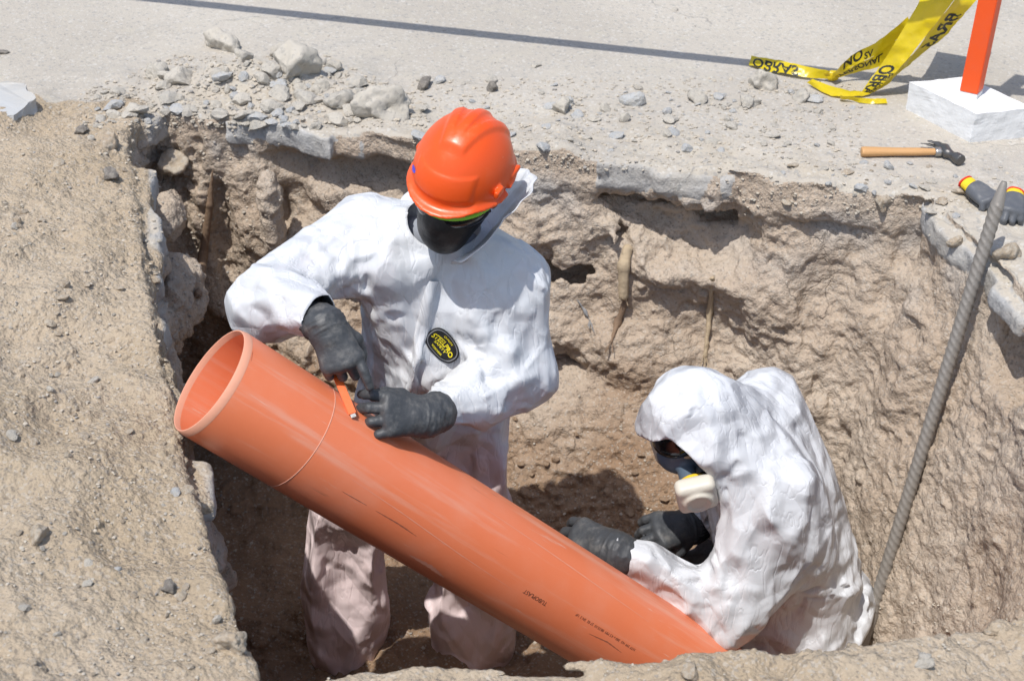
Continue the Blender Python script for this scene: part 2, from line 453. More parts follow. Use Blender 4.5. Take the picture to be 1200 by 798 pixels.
def terrain(P, want=False):
    x, y, z = P[:, 0], P[:, 1], P[:, 2]
    d = bil(_D, x, y)
    depth = np.clip(-z, 0, 1.3)
    lx = bil(_LX, x, y)
    fary = sstep(2.6, 3.4, y); righty = sstep(0.7, 1.1, x) * sstep(3.75, 3.3, y)
    lefty = sstep(0.5, 0.15, lx)
    hm = heap_mask(x, y)
    wall = d.copy()
    deep = (depth > 0.002) & (d < 0.35)
    D = P[deep]
    if len(D):
        dd, fy, ry, ly = depth[deep], fary[deep], righty[deep], lefty[deep]
        wob = 0.028 * vnoise(D * [1, 1, 0.15], 7, 2) + 0.016 * vnoise(D * [1, 1, 0.3], 19, 3)
        batter = dd * (0.17 * fy * (1 - ly) + 0.20 * ry + 0.02 * ly)
        under = 0.05 * sstep(0.075, 0.13, dd) * (1 - 0.6 * ly) * (1 - 0.8 * ry) * (0.5 + 1.1 * vnoise(D * [1, 1, 0.01], 4.0, 21))
        under *= 1 - 0.6 * sstep(0.2, 0.5, dd)
        q = D + 0.05 * np.stack([vnoise(D, 5, 31), vnoise(D, 5, 32), vnoise(D, 5, 33)], 1)
        rough = 0.058 * ridged(q * [0.9, 0.9, 1.3] + [0, 0, 0.25] * q[:, :1], 2.6, 3, 41) + 0.010 * ridged(q, 12, 2, 51) - 0.05
        calm = 0.22 + 0.78 * sstep(0.95, 0.45, D[:, 0]) + 0.3 * sstep(0.4, 0.1, dd)
        calm = np.minimum(calm, 1) * (0.45 + 0.55 * sstep(0.85, 0.5, dd))
        wall[deep] += wob + batter - under + rough * calm * sstep(0.05, 0.22, dd)
    floor = np.full(len(P), FLOOR)
    low = (z < -0.3) & (d < 0.3)
    if low.any():
        L = P[low]
        tal = 0.46 * sstep(0.62, 0.02, -d[low] - 0.06) * fary[low] * sstep(1.0, 0.5, x[low]) * sstep(-0.35, 0.1, x[low])
        floor[low] += tal + 0.05 * fbm(L * [1, 1, 0.2], 4, 3, 61)
    void = smax(wall, floor - z, 0.10)
    void = blend(void, P, HOLL, smin, 1, 0.02)
    void = blend(void, P, LUMP, smax, -1, 0.05)
    soil = smax(z - ground_h(x, y), -void, 0.015)
    # the concrete slab, jutting a little past the earth under it
    slab = np.full(len(P), 1.0)
    thin = (z > -0.25) & (z < 0.15)
    if thin.any():
        S = P[thin]
        sd = -bil(_SD, S[:, 0], S[:, 1]) - 0.004 + 0.007 * vnoise(S, 22, 71)
        top = z[thin] - 0.002 - bil(_ST, S[:, 0], S[:, 1])
        sl = smax(smax(sd, top, 0.008), -0.078 - 0.016 * vnoise(S * [1, 1, 0.05], 9, 73) - z[thin], 0.01)
        slab[thin] = np.where(S[:, 1] < 2.3, sl + sstep(2.3, 2.15, S[:, 1]), sl)
    f = np.minimum(soil, slab)
    if want: return f, soil, slab
    return f
LO, HI = (-2.3, 0.9, -1.36), (2.1, 5.75, 0.30)
tv, tf = surface_nets(terrain, LO, HI, 0.014, margin=0.05)
print('terrain base', len(tv), len(tf), time.time() - T0)
tv, tf = subdivide(tv, tf, 1)
tn = normals(tv, tf)
d_rim = bil(_D, tv[:, 0], tv[:, 1])
hm = heap_mask(tv[:, 0], tv[:, 1])
_, soil_v, slab_v = terrain(tv, True)
in_pit = sstep(-0.03, -0.10, tv[:, 2]) 
is_slab = (slab_v < soil_v + 0.001)
up = np.clip(tn[:, 2], 0, 1)
flat_road = sstep(0.10, 0.35, d_rim) * (1 - hm)
# fine relief
roughv = in_pit * (0.5 + 0.6 * sstep(0.95, 0.45, tv[:, 0])) * np.where(is_slab, 0.2, 1.0) * (0.35 + 1.0 * sstep(-0.35, 0.45, fbm(tv, 2.3, 2, 86)))
disp = 0.0095 * ridged(tv + 0.02 * vnoise(tv, 12, 81)[:, None], 24, 2, 82) * roughv + 0.0045 * fbm(tv, 60, 2, 83) * in_pit + 0.006 * fbm(tv, 11, 2, 84) * in_pit
notflat = (flat_road < 0.95) & (tv[:, 1] > 1.2)
loose = np.clip(0.55 + 0.8 * fbm(tv, 2.6, 2, 94), 0.05, 1)
disp += pebbles(tv, 20, 91, 0.30, notflat) / 20 * 0.85 * (in_pit * 0.5 + hm * (1 - in_pit)) * loose
disp += pebbles(tv, 46, 92, 0.6, notflat) / 46 * 0.95 * (1 - flat_road) * (1 - 0.6 * in_pit) * loose * (1 - .8 * hm)
disp += (0.005 * fbm(tv, 30, 3, 95) * loose + 0.006 * ridged(tv, 6, 2, 96)) * hm * (1 - in_pit)
disp += 0.003 * fbm(tv, 26, 3, 97) * (1 - hm) * (1 - in_pit) * (1 - 0.8 * flat_road)
edge_fade = sstep(0, 0.08, np.minimum.reduce([tv[:, 0] - LO[0], HI[0] - tv[:, 0], HI[1] - tv[:, 1], tv[:, 1] - LO[1]]))
tv = tv + tn * (disp * edge_fade)[:, None]
keep_z = tv[:, 2] > -1.33
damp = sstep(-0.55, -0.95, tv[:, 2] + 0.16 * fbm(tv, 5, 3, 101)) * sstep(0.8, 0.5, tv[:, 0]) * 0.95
chalk = np.clip(fbm(tv, 5, 3, 111) * 0.9 - 0.25, 0, 0.7) * sstep(-0.35, -0.05, tv[:, 2]) * in_pit
lcrust = sstep(0.035, 0.0, np.abs(tv[:, 0] - left_rim_x(tv[:, 1])) - 0.012) * sstep(0.02, -0.08, tv[:, 2]) * sstep(-0.28, -0.1, tv[:, 2]) 
chalk = np.maximum(chalk, lcrust * np.clip(0.55 + 0.6 * fbm(tv, 9, 2, 113), 0, 0.9))
dust = sstep(0.30, 0.02, d_rim + 0.10 * fbm(tv, 6, 2, 121)) * (0.15 + 0.45 * np.clip(fbm(tv, 8, 2, 123), 0, 1))
fresh = np.where(is_slab, sstep(0.97, 0.75, up) * (0.75 + 0.35 * vnoise(tv, 9, 131)), 0)
score_heap = hm + 0.25 * vnoise(tv, 12, 141) - 2 * sstep(-0.04, -0.07, tv[:, 2])
fm = lambda a: a[tf].mean(1)
f_heap = fm(score_heap) > 0.5
f_road = (~f_heap) & ((fm(is_slab.astype(float)) > 0.5) | ((fm(tv[:, 2]) > -0.035) & (fm(up) > 0.5)))
f_pit = ~(f_heap | f_road)
TERR = (tv, tf)
def terrain_object(name, keep, m, **kw):
    v, f, u = subset(tv, tf, keep & fm(keep_z.astype(float)).astype(bool))
    at = [dust[u] if m is M['road'] else damp[u], chalk[u], fresh[u]]
    if m is M['heap']:                                       # the near earth is built finer: its crumbs are seen close up
        n0 = len(v)
        v, f = subdivide(v, f, 1, True)
        kd = None
        near = heap_mask(v[:, 0], v[:, 1]) + 0.25 * vnoise(v, 12, 141) - 2 * sstep(-0.04, -0.07, v[:, 2])
        fade = sstep(.55, .8, near)
        lo_ = np.clip(0.5 + 0.9 * fbm(v, 3.2, 3, 94), 0.12, 1.1)
        dz = pebbles(v, 42, 92, 0.55) / 42 * 1.0 * lo_ + pebbles(v, 85, 93, 0.7) / 85 * 1.0 * (.4 + .6 * lo_) + .0022 * fbm(v, 60, 3, 99) + .004 * fbm(v, 16, 2, 98)
        v = v + normals(v, f) * (dz * fade)[:, None]
        at = [np.concatenate([a_, np.full(len(v) - n0, 0.0)]) for a_ in at]
        at[0] = np.zeros(len(v)); at[1] = sstep(.62, .5, near) * np.clip(.4 + .6 * fbm(v, 9, 2, 113), 0, .8); at[2] = np.zeros(len(v))
    me = mesh_np(name, v, f)
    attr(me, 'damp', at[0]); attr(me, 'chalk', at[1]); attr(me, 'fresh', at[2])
    return link(name, me, m, **kw)
road = terrain_object('road', f_road, M['road'], kind='structure')
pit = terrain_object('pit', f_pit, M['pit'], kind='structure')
heap = terrain_object('spoil_heap', f_heap, M['heap'], kind='structure')
# the road beyond the worked area, one sheet to the horizon with the trench area left open
def ring(name, x0, y0, x1, y1, R, z):
    o = 0.03
    V = [(x0 + o, y0 + o, z), (x1 - o, y0 + o, z), (x1 - o, y1 - o, z), (x0 + o, y1 - o, z), (-R, -R, z), (R, -R, z), (R, R, z), (-R, R, z)]
    return mesh_np(name, V, [(4, 5, 1, 0), (5, 6, 2, 1), (6, 7, 3, 2), (7, 4, 0, 3)], False)
rm = ring('road_around', LO[0], LO[1], HI[0], HI[1], 300, -0.006)
for a in ('damp', 'chalk', 'fresh'): attr(rm, a, np.zeros(8))
link('road_around', rm, M['road'], kind='structure')
BVH = BVHTree.FromPolygons(tv.tolist(), tf.tolist())
def ground_z(x, y, top=1.5):
    hit = BVH.ray_cast(Vector((x, y, top)), Vector((0, 0, -1)))
    return (hit[0].z, hit[1]) if hit[0] is not None else (0.0, Vector((0, 0, 1)))
print('terrain', len(tv), len(tf), time.time() - T0)
# ------------------------------------------------------------------ people: bodies and suits as distance fields, the suits draped by a short cloth run
def cone(P, a, ra, b, rb):
    a = np.asarray(a, float); b = np.asarray(b, float)
    ab = b - a; w = P - a
    t = np.clip((w @ ab) / max(ab @ ab, 1e-9), 0, 1)
    q = w - t[:, None] * ab
    return np.sqrt((q * q).sum(1)) - (ra + (rb - ra) * t)
def ellipsoid(P, c, r, R=None):
    q = P - np.asarray(c, float)
    if R is not None: q = q @ R
    r = np.asarray(r, float)
    k0 = np.linalg.norm(q / r, axis=1); k1 = np.linalg.norm(q / (r * r), axis=1)
    return k0 * (k0 - 1.0) / np.maximum(k1, 1e-6)
def chain(P, segs, k):
    f = None
    for a, ra, b, rb in segs:
        d = cone(P, a, ra, b, rb)
        f = d if f is None else smin(f, d, k)
    return f
def frame(fwd, up):
    """columns: forward, left, up"""
    f = np.array(fwd, float); f /= np.linalg.norm(f)
    l = np.cross(np.array(up, float), f); l /= np.linalg.norm(l)
    return np.stack([f, l, np.cross(f, l)], 1)
def seg_bounds(segs, pad):
    A = np.array([s[0] for s in segs] + [s[2] for s in segs])
    return A.min(0) - pad, A.max(0) + pad

def drape(name, V, F, pin, body, frames=22, grow=0.06, gravity=1.0, seed=1, tension=12.0, bend=0.6, quality=5, mass=0.25):
    """let the suit fall and crumple on the body, return the settled vertices"""
    me = mesh_np(name, V, F)
    o = bpy.data.objects.new(name, me); COL.objects.link(o)
    g = o.vertex_groups.new(name='pin')
    for wgt in np.unique(np.round(pin, 1)):
        if wgt > 0: g.add(np.nonzero(np.round(pin, 1) == wgt)[0].tolist(), float(wgt), 'REPLACE')
    bm_ = bpy.data.objects.new('collider', body); COL.objects.link(bm_)
    bm_.modifiers.new('c', 'COLLISION')
    bm_.collision.thickness_outer = 0.006; bm_.collision.cloth_friction = 12; bm_.collision.damping = 0.5
    m = o.modifiers.new('cloth', 'CLOTH')
    s = m.settings
    s.quality = quality; s.mass = mass; s.air_damping = 2.0
    s.tension_stiffness = s.compression_stiffness = tension
    s.shear_stiffness = tension * 0.5; s.bending_stiffness = bend
    s.tension_damping = s.compression_damping = 8; s.shear_damping = 8; s.bending_damping = 0.6
    s.vertex_group_mass = 'pin'; s.pin_stiffness = 2.0
    s.shrink_min = -grow; s.shrink_max = -grow
    s.effector_weights.gravity = gravity
    m.collision_settings.collision_quality = 2; m.collision_settings.distance_min = 0.004
    m.collision_settings.use_self_collision = False
    m.point_cache.frame_start = 1; m.point_cache.frame_end = frames
    for f in range(1, frames + 1): SC.frame_set(f)
    dg = bpy.context.evaluated_depsgraph_get()
    ev = o.evaluated_get(dg).to_mesh()
    R, _ = mesh_arrays(ev)
    o.evaluated_get(dg).to_mesh_clear()
    bpy.data.objects.remove(o); bpy.data.objects.remove(bm_)
    SC.frame_set(1)
    return R

# ---- standing worker
A = np.array
P1 = dict(head=A([-.112, 2.90, .395]), neck=A([-.15, 2.975, .22]), shR=A([-.345, 3.0, .235]), shL=A([.015, 2.96, .115]),
          chest=A([-.165, 2.985, .05]), waist=A([-.215, 3.03, -.14]), pelvis=A([-.20, 3.05, -.27]),
          elR=A([-.555, 2.80, .185]), wrR=A([-.402, 2.655, .195]), elL=A([.045, 2.90, -.095]), wrL=A([-.190, 2.70, -.085]),
          hipR=A([-.29, 3.10, -.30]), knR=A([-.465, 3.11, -.70]), anR=A([-.485, 3.13, -1.19]),
          hipL=A([-.115, 3.10, -.30]), knL=A([-.105, 3.09, -.70]), anL=A([-.115, 3.12, -1.19]))
def limbs(J, r, k=0.05):
    """r: named radii"""
    s = []
    for side in 'RL':
        sh, el, wr = J['sh' + side], J['el' + side], J['wr' + side]
        s += [(sh, r['sh'], el, r['el']), (el, r['el'], wr, r['wr'])]
        hp, kn, an = J['hip' + side], J['kn' + side], J['an' + side]
        s += [(hp, r['hip'], kn, r['kn']), (kn, r['kn'], an, r['an'])]
        s += [(J['neck'], r['neck'], sh, r['sh'])]
        s += [(J['chest'] * .5 + sh * .5, r['chest'], J['waist'] + (hp - J['pelvis']) * .6, r['waist'])]
        s += [(J['waist'] + (hp - J['pelvis']) * .6, r['waist'], hp, r['pel'])]
    s += [(J['chest'], r['chest'], J['waist'], r['waist']), (J['waist'], r['waist'], J['pelvis'], r['pel'])]
    return s
BODY_R = dict(sh=.052, el=.040, wr=.028, hip=.078, kn=.055, an=.042, neck=.052, chest=.088, waist=.085, pel=.09)
SUIT_R = dict(sh=.088, el=.081, wr=.062, hip=.122, kn=.128, an=.122, neck=.078, chest=.130, waist=.142, pel=.142)
def crumple(P, f, seed=0, k=7.0):
    """creased-paper relief: every scattered seed carries a tilted facet, neighbours blend over a narrow crease"""
    q = P * f; i = np.floor(q - 0.5).astype(np.int64)
    num = np.zeros(len(P)); den = np.zeros(len(P))
    for dx in (0, 1):
        for dy in (0, 1):
            for dz in (0, 1):
                c = i + np.array([dx, dy, dz])
                h = hash3(c[:, 0], c[:, 1], c[:, 2], seed); g = hash3(c[:, 2], c[:, 0], c[:, 1], seed + 5)
                o = np.stack([h & 255, (h >> 8) & 255, (h >> 16) & 255], 1) / 255.0
                n = np.stack([g & 255, (g >> 8) & 255, (g >> 16) & 255], 1) / 127.5 - 1
                d = q - c - o
                w = np.exp(-k * (d * d).sum(1))
                num += w * (d * n).sum(1); den += w
    return num / np.maximum(den, 1e-9) / f

def tyvek_material(name, tint=(0.605, 0.615, 0.63), bounce_dirt=None):
    k = NT(name)
    w = k.n('ShaderNodeVectorMath'); w.operation = 'MULTIPLY_ADD'
    nz = k.n('ShaderNodeTexNoise'); k.put(nz.inputs['Vector'], k.co); nz.inputs['Scale'].default_value = 4.5; nz.inputs['Detail'].default_value = 2
    k.put(w.inputs[0], nz.outputs[1]); w.inputs[1].default_value = (0.07,) * 3; k.put(w.inputs[2], k.co)
    rr = random.Random(4)
    h = None
    # folded-paper relief: triangle waves in many directions, each present only here and there
    for i in range(9):
        v = Vector((rr.gauss(0, 1), rr.gauss(0, 1), rr.gauss(0, .55))).normalized()
        d = k.n('ShaderNodeVectorMath'); d.operation = 'DOT_PRODUCT'; k.put(d.inputs[0], w.outputs[0]); d.inputs[1].default_value = v
        per = rr.choice((.030, .042, .055, .075))
        tri = k.math('PINGPONG', k.math('ADD', d.outputs['Value'], rr.uniform(0, 1)), per)
        mo = k.n('ShaderNodeVectorMath'); mo.operation = 'ADD'; k.put(mo.inputs[0], k.co); mo.inputs[1].default_value = (rr.uniform(0, 9), rr.uniform(0, 9), rr.uniform(0, 9))
        msk = k.ramp(k.noise(6.5, 1, .5, mo.outputs[0]), .46, .62)
        t = k.math('MULTIPLY', k.math('MULTIPLY', tri, msk), rr.uniform(.6, 1.0))
        h = t if h is None else k.math('ADD', h, t)
    pl = k.n('ShaderNodeMapping'); k.put(pl.inputs['Vector'], w.outputs[0]); pl.inputs['Scale'].default_value = (30, 30, 5)
    ple = k.math('ABSOLUTE', k.math('SUBTRACT', k.noise(1.0, 2, .5, pl.outputs[0]), .5))
    h = k.math('ADD', k.math('MULTIPLY', h, .75), k.math('MULTIPLY', k.math('MINIMUM', ple, .05), .06))
    h = k.math('ADD', h, k.math('MULTIPLY', k.noise(260, 2, 0.5), 0.0008))
    c = tint
    if bounce_dirt:
        zz = k.n('ShaderNodeSeparateXYZ'); k.put(zz.inputs[0], k.co)
        low = k.ramp(k.math('ADD', zz.outputs[2], k.math('MULTIPLY', k.noise(7, 4, 0.6), 0.25)), bounce_dirt[1], bounce_dirt[2], 1.0, 0.0)
        c = k.mix(low, tint, bounce_dirt[0])
        c = k.mix(k.ramp(k.noise(9, 5, 0.65), 0.56, 0.8, 0, 0.25), c, tuple(x * 0.8 for x in bounce_dirt[0]))
    return k.done(c, 0.46, k.bump(h, 1.0, 0.38), 0.3)
M['suit_a'] = tyvek_material('white_coverall_cloth', bounce_dirt=((0.76, 0.62, 0.61), -0.36, -0.18))  # trouser legs painted pinker and lighter for orange bounce light, mixed with dirt
M['suit_b'] = tyvek_material('white_coverall_cloth_clean')
def rubber(name, c, dust=0.35):
    k = NT(name)
    col = k.mix(k.ramp(k.noise(22, 5, 0.65), 0.48, 0.75, 0, dust), c, (0.30, 0.28, 0.25))
    h = k.math('ADD', k.noise(38, 3, 0.6), k.math('MULTIPLY', k.noise(240, 2, 0.5), 0.1))
    return k.done(col, 0.52, k.bump(h, 0.004, 0.6), 0.4)
M['glove'] = rubber('dark_grey_rubber', (0.050, 0.053, 0.057))
M['black'] = rubber('black_cloth', (0.012, 0.012, 0.013), 0.10)
def plain(name, c, rough=0.5, spec=0.4, bumpd=0.0, scale=60, **kw):
    k = NT(name)
    col = k.mix(k.ramp(k.noise(scale * 0.3, 4, 0.6), 0.45, 0.8, 0, 0.25), c, tuple(min(1, x * 0.75 + 0.05) for x in c))
    nrm = k.bump(k.noise(scale, 4, 0.6), bumpd, 0.6) if bumpd else None
    return k.done(col, rough, nrm, spec, **kw)
M['skin'] = plain('skin', (0.30, 0.165, 0.11), 0.5, 0.4, 0.0008, 200)
M['shirt'] = plain('grey_shirt', (0.30, 0.32, 0.36), 0.9, 0.1, 0.001, 300)
def helmet_material():
    k = NT('orange_helmet_shell')
    d = k.ramp(k.noise(16, 5, .7), .50, .72, 0, .16)
    st = k.n('ShaderNodeMapping'); k.put(st.inputs['Vector'], k.co); st.inputs['Scale'].default_value = (60, 9, 40); st.inputs['Rotation'].default_value = (.4, .7, .3)
    scr = k.math('MULTIPLY', k.ramp(k.noise(1, 3, .6, st.outputs[0]), .68, .72, 0, .35), k.ramp(k.noise(9, 2, .5), .5, .6))
    c = k.mix(d, (0.76, 0.086, 0.010), (0.62, 0.26, 0.13)); c = k.mix(scr, c, (0.72, 0.32, 0.2))
    return k.done(c, k.ramp(k.noise(9, 4, .6), .35, .7, .30, .46), k.bump(k.noise(130, 2, .5), .0006, .4), .45)
M['helmet'] = helmet_material()
M['lens'] = plain('smoked_lens', (0.008, 0.009, 0.011), 0.12, 0.5)
M['green'] = plain('lime_green_plastic', (0.22, 0.55, 0.03), 0.4)
M['blue'] = plain('blue_sticker', (0.08, 0.07, 0.62), 0.4)
M['boot'] = rubber('black_boot_rubber', (0.015, 0.015, 0.016), 0.3)

def sdf_part(name, func, lo, hi, h, m, root, smooth=1, sub=0, relief=None, label=None, props=None):
    v, f = surface_nets(func, lo, hi, h)
    if smooth: v = smooth_verts(v, f, smooth)
    if sub: v, f = subdivide(v, f, sub)
    if relief is not None: v = v + normals(v, f) * relief(v)[:, None]
    o = link(name, mesh_np(name, v, f), m, root)
    o.location = -root.matrix_basis.translation if root.parent is None else (0, 0, 0)
    if label: o['label'] = label
    return o
def frame_part(name, func, lo, hi, h, m, root, R, c, smooth=1, sub=0, relief=None, label=None):
    """a part designed in its own frame (columns of R, origin c) and set into the world"""
    v, f = surface_nets(func, lo, hi, h)
    if smooth: v = smooth_verts(v, f, smooth)
    if sub: v, f = subdivide(v, f, sub)
    if relief is not None: v = v + normals(v, f) * relief(v)[:, None]
    if np.linalg.det(R) < 0: f = f[:, ::-1]
    o = link(name, mesh_np(name, v @ R.T + c, f), m, root)
    o.location = -root.matrix_basis.translation if root.parent is None else (0, 0, 0)
    if label: o['label'] = label
    return o
def box(P, c, r, rd=0.0):
    q = np.abs(P - np.asarray(c)) - (np.asarray(r) - rd)
    return np.linalg.norm(np.maximum(q, 0), axis=1) + np.minimum(q.max(1), 0) - rd

def head_field(P, R, c):
    """skull, brow, nose, lips, chin, ears in the head's frame (forward, left, up)"""
    q = (P - c) @ R
    f = ellipsoid(q, (-.012, 0, .028), (.097, .076, .093))
    f = smin(f, ellipsoid(q, (.022, 0, -.045), (.066, .060, .075)), .04)
    f = smin(f, ellipsoid(q, (.062, 0, -.098), (.026, .030, .020)), .025)
    f = smin(f, cone(q, (.088, 0, .012), .011, (.106, 0, -.030), .015), .012)
    f = smin(f, ellipsoid(q, (.084, 0, -.062), (.014, .024, .010)), .010)
    f = smin(f, cone(q, (.080, -.045, .028), .010, (.080, .045, .028), .010), .014)
    for s in (1, -1):
        f = smax(f, -ellipsoid(q, (.098, s * .032, .006), (.014, .017, .012)), .010)
        f = smin(f, ellipsoid(q, (.086, s * .032, .006), (.010, .013, .010)), .003)
        f = smin(f, ellipsoid(q, (-.010, s * .080, -.010), (.020, .010, .033)), .006)
    return f
# ---- hands
FINGER = [(.094, .037, .074, .0106), (.099, .0125, .083, .0110), (.096, -.0125, .077, .0106), (.088, -.036, .060, .0098)]
def hand_parts(curl, spread=(6, 1, -4, -10), thumb=None, fat=1.0):
    palm = [((0, .012, 0), .024, (FINGER[0][0], FINGER[0][1], 0), .0165), ((0, .004, 0), .024, (FINGER[1][0], FINGER[1][1], .002), .017),
            ((0, -.004, 0), .024, (FINGER[2][0], FINGER[2][1], 0), .0165), ((0, -.012, 0), .024, (FINGER[3][0], FINGER[3][1], -.003), .015)]
    fing = []
    for (x, y, L, r), c, sp in zip(FINGER, curl, spread):
        p = np.array([x, y, 0.0]); a = 0; ch = []
        ys = math.radians(sp); rr = r * fat
        for frac, bend in zip((.46, .30, .24), c):
            a += math.radians(bend)
            d = np.array([math.cos(a) * math.cos(ys), math.sin(ys), -math.sin(a)])
            n = p + d * L * frac
            ch.append((p, rr, n, rr * .93)); rr *= .93; p = n
        fing.append(ch)
    thumb = thumb or [(.022, .022, -.008), (.052, .050, -.022), (.083, .060, -.034), (.106, .058, -.042)]
    tr = [.019, .0155, .0128, .0112]
    th = [(thumb[i], tr[i] * fat, thumb[i + 1], tr[i + 1] * fat) for i in range(3)]
    return palm, fing, th
def hand_field(Q, parts, cuff=None):
    palm, fing, th = parts
    f = chain(Q, palm, .018)
    for ch in fing: f = smin(f, chain(Q, ch, .0025), .0022)
    f = smin(f, chain(Q, th, .006), .012)
    if cuff: f = smin(f, chain(Q, cuff, .02), .02)
    return f
def make_glove(root, wrist, x, z, left, curl, thumb=None, spread=(6, 1, -4, -10), fat=1.12, cuff=None, name='glove', m=None, h=.0034, scale=1.0, label=None, relief=0.0018):
    x = np.array(x, float); x /= np.linalg.norm(x)
    z = np.array(z, float); z -= x * (z @ x); z /= np.linalg.norm(z)
    y = np.cross(z, x) * (-1 if left else 1)
    R = np.stack([x, y, z], 1) * scale
    parts = hand_parts(curl, spread, thumb, fat)
    if callable(cuff): cuff = cuff(np.stack([x, y, z], 1))
    cuff = cuff or [((-.085, 0, 0), .041, (-.03, 0, 0), .037), ((-.03, 0, 0), .037, (.02, 0, 0), .028)]
    rel = lambda v: relief * ridged(v * [1.0, .35, .35], 60, 2, 5) * sstep(.07, -.01, v[:, 0]) + 0.0007 * fbm(v, 60, 2, 8)
    return frame_part(name, lambda Q: hand_field(Q, parts, cuff), (-.13, -.085, -.125), (.20, .095, .06), h, m or M['glove'], root, R, np.array(wrist), 1, 1, rel, label)
def make_boot(root, ankle, fwd):
    fwd = np.array(fwd, float); fwd /= np.linalg.norm(fwd)
    R = frame(fwd, (0, 0, 1))
    segs = [((0, 0, .12), .056, (0, 0, .0), .050), ((-.035, 0, -.035), .036, (.15, 0, -.042), .034), ((0, 0, .02), .05, (.10, 0, -.02), .040)]
    fn = lambda Q: smax(chain(Q, segs, .03), -.068 - Q[:, 2], .006)
    return frame_part('boot', fn, (-.12, -.09, -.09), (.22, .09, .2), .009, M['boot'], root, R, np.array(ankle), 1, 1)

def creases(V, N, anchors, lines, seed):
    """sharp pulled folds: stars of creases about the joints, and long folds along given lines on the cloth"""
    rr = np.random.default_rng(seed); D = np.zeros(len(V))
    def fold(a, b, amp, w):
        ab = b - a; L2 = ab @ ab
        m = np.linalg.norm(V - (a + b) / 2, axis=1) < math.sqrt(L2) * .5 + w * 4
        q = V[m] - a; t = (q @ ab) / L2; tc = np.clip(t, 0, 1)
        d = np.linalg.norm(q - tc[:, None] * ab, axis=1)
        D[m] += amp * np.exp(-(d / w)) * np.clip(1 - (2 * tc - 1) ** 4, 0, 1) * (1 - .5 * tc)
    for p, n, L in anchors:
        i0 = np.argsort(((V - p) ** 2).sum(1))[:1]
        near = np.nonzero(((V - p) ** 2).sum(1) < (L * 1.1) ** 2)[0]
        for k in range(n):
            a = V[near[rr.integers(len(near))]]; a = p + (a - p) * rr.uniform(.15, .5)
            b = V[near[rr.integers(len(near))]]
            ia = np.argmin(((V - a) ** 2).sum(1)); ib = np.argmin(((V - b) ** 2).sum(1))
            if N[ia] @ N[ib] < .2: continue
            fold(V[ia], V[ib], rr.choice([1, -1]) * rr.uniform(.002, .004), rr.uniform(.003, .005))
    if len(lines):
        bv = BVHTree.FromPolygons(V.tolist(), LAST_F.tolist())
        for px, amp, w in lines:
            pts = []
            for u, v in px:
                o = Vector((0, 0, CAM_H)); d = (Vector(W(u, v, Y=1.0)) - o).normalized(); h = bv.ray_cast(o, d)
                if h[0] is not None: pts.append(np.array(h[0]))
            for a, b in zip(pts, pts[1:]): fold(a, b, amp, w)
    return V + N * D[:, None]
def facetize(V, F, size, amount, seed, metric=(1, 1, 1)):
    """flatten patches of the cloth towards planes of their own, so that they meet in crisp creases like stiff paper"""
    from mathutils.kdtree import KDTree
    rr = np.random.default_rng(seed + 50)
    N = normals(V, F); m = np.array(metric)
    Q = V * m + N * size * .5                                          # patches follow position and facing
    n = int(len(V) * .0065 ** 2 / (size * size * .8))
    kd = KDTree(n)
    for i, s0 in enumerate(rr.choice(len(V), n, replace=False)): kd.insert(Q[s0], i)
    kd.balance()
    lab = np.array([kd.find(q)[1] for q in Q.tolist()])
    ok = lab >= 0; l = lab[ok]
    cnt = np.maximum(np.bincount(l, minlength=n), 1)[:, None]
    C = np.stack([np.bincount(l, V[ok, k], n) for k in range(3)], 1) / cnt
    P = np.stack([np.bincount(l, N[ok, k], n) for k in range(3)], 1); P /= np.linalg.norm(P, axis=1, keepdims=True) + 1e-9
    out = V.copy()
    h = ((V[ok] - C[l]) * P[l]).sum(1)
    h = np.where(((N[ok] * P[l]).sum(1) > .45) & (np.abs(h) < size * .3), h, 0)
    out[ok] = V[ok] - P[l] * (h * amount)[:, None]
    return out
def smooth_rim(V, F, it=8):
    """even out the open edges left by a cut"""
    E = np.concatenate([F[:, [0, 1]], F[:, [1, 2]], F[:, [2, 3]], F[:, [3, 0]]])
    key = np.sort(E, 1); _, inv, cnt = np.unique(key[:, 0].astype(np.int64) * len(V) + key[:, 1], return_inverse=True, return_counts=True)
    B = E[cnt[inv] == 1]; B = np.concatenate([B, B[:, ::-1]])
    deg = np.bincount(B[:, 0], minlength=len(V)); on = deg >= 2
    for _ in range(it):
        A_ = np.stack([np.bincount(B[:, 0], V[B[:, 1], k], len(V)) for k in range(3)], 1) / np.maximum(deg, 1)[:, None]
        V = np.where(on[:, None], V * .4 + A_ * .6, V)
    return V
def grip(V, wr, el, r0):
    """draw a sleeve end in round the glove, with a few gathers"""
    d = wr - el; L = np.linalg.norm(d); d = d / L
    q = V - wr; t = q @ d; rad = q - t[:, None] * d; r = np.linalg.norm(rad, axis=1)
    a = np.cross(d, [0, 0, 1]); a /= np.linalg.norm(a); b = np.cross(d, a)
    th = np.arctan2(rad @ b, rad @ a)
    w = sstep(-.085, -.015, t) * sstep(.22, .19, r) * (t < .14)
    rn = r0 * (1 + .07 * np.sin(9 * th + 1.3) + .04 * np.sin(14 * th))
    return V + rad / np.maximum(r, 1e-6)[:, None] * ((rn - r) * w)[:, None]
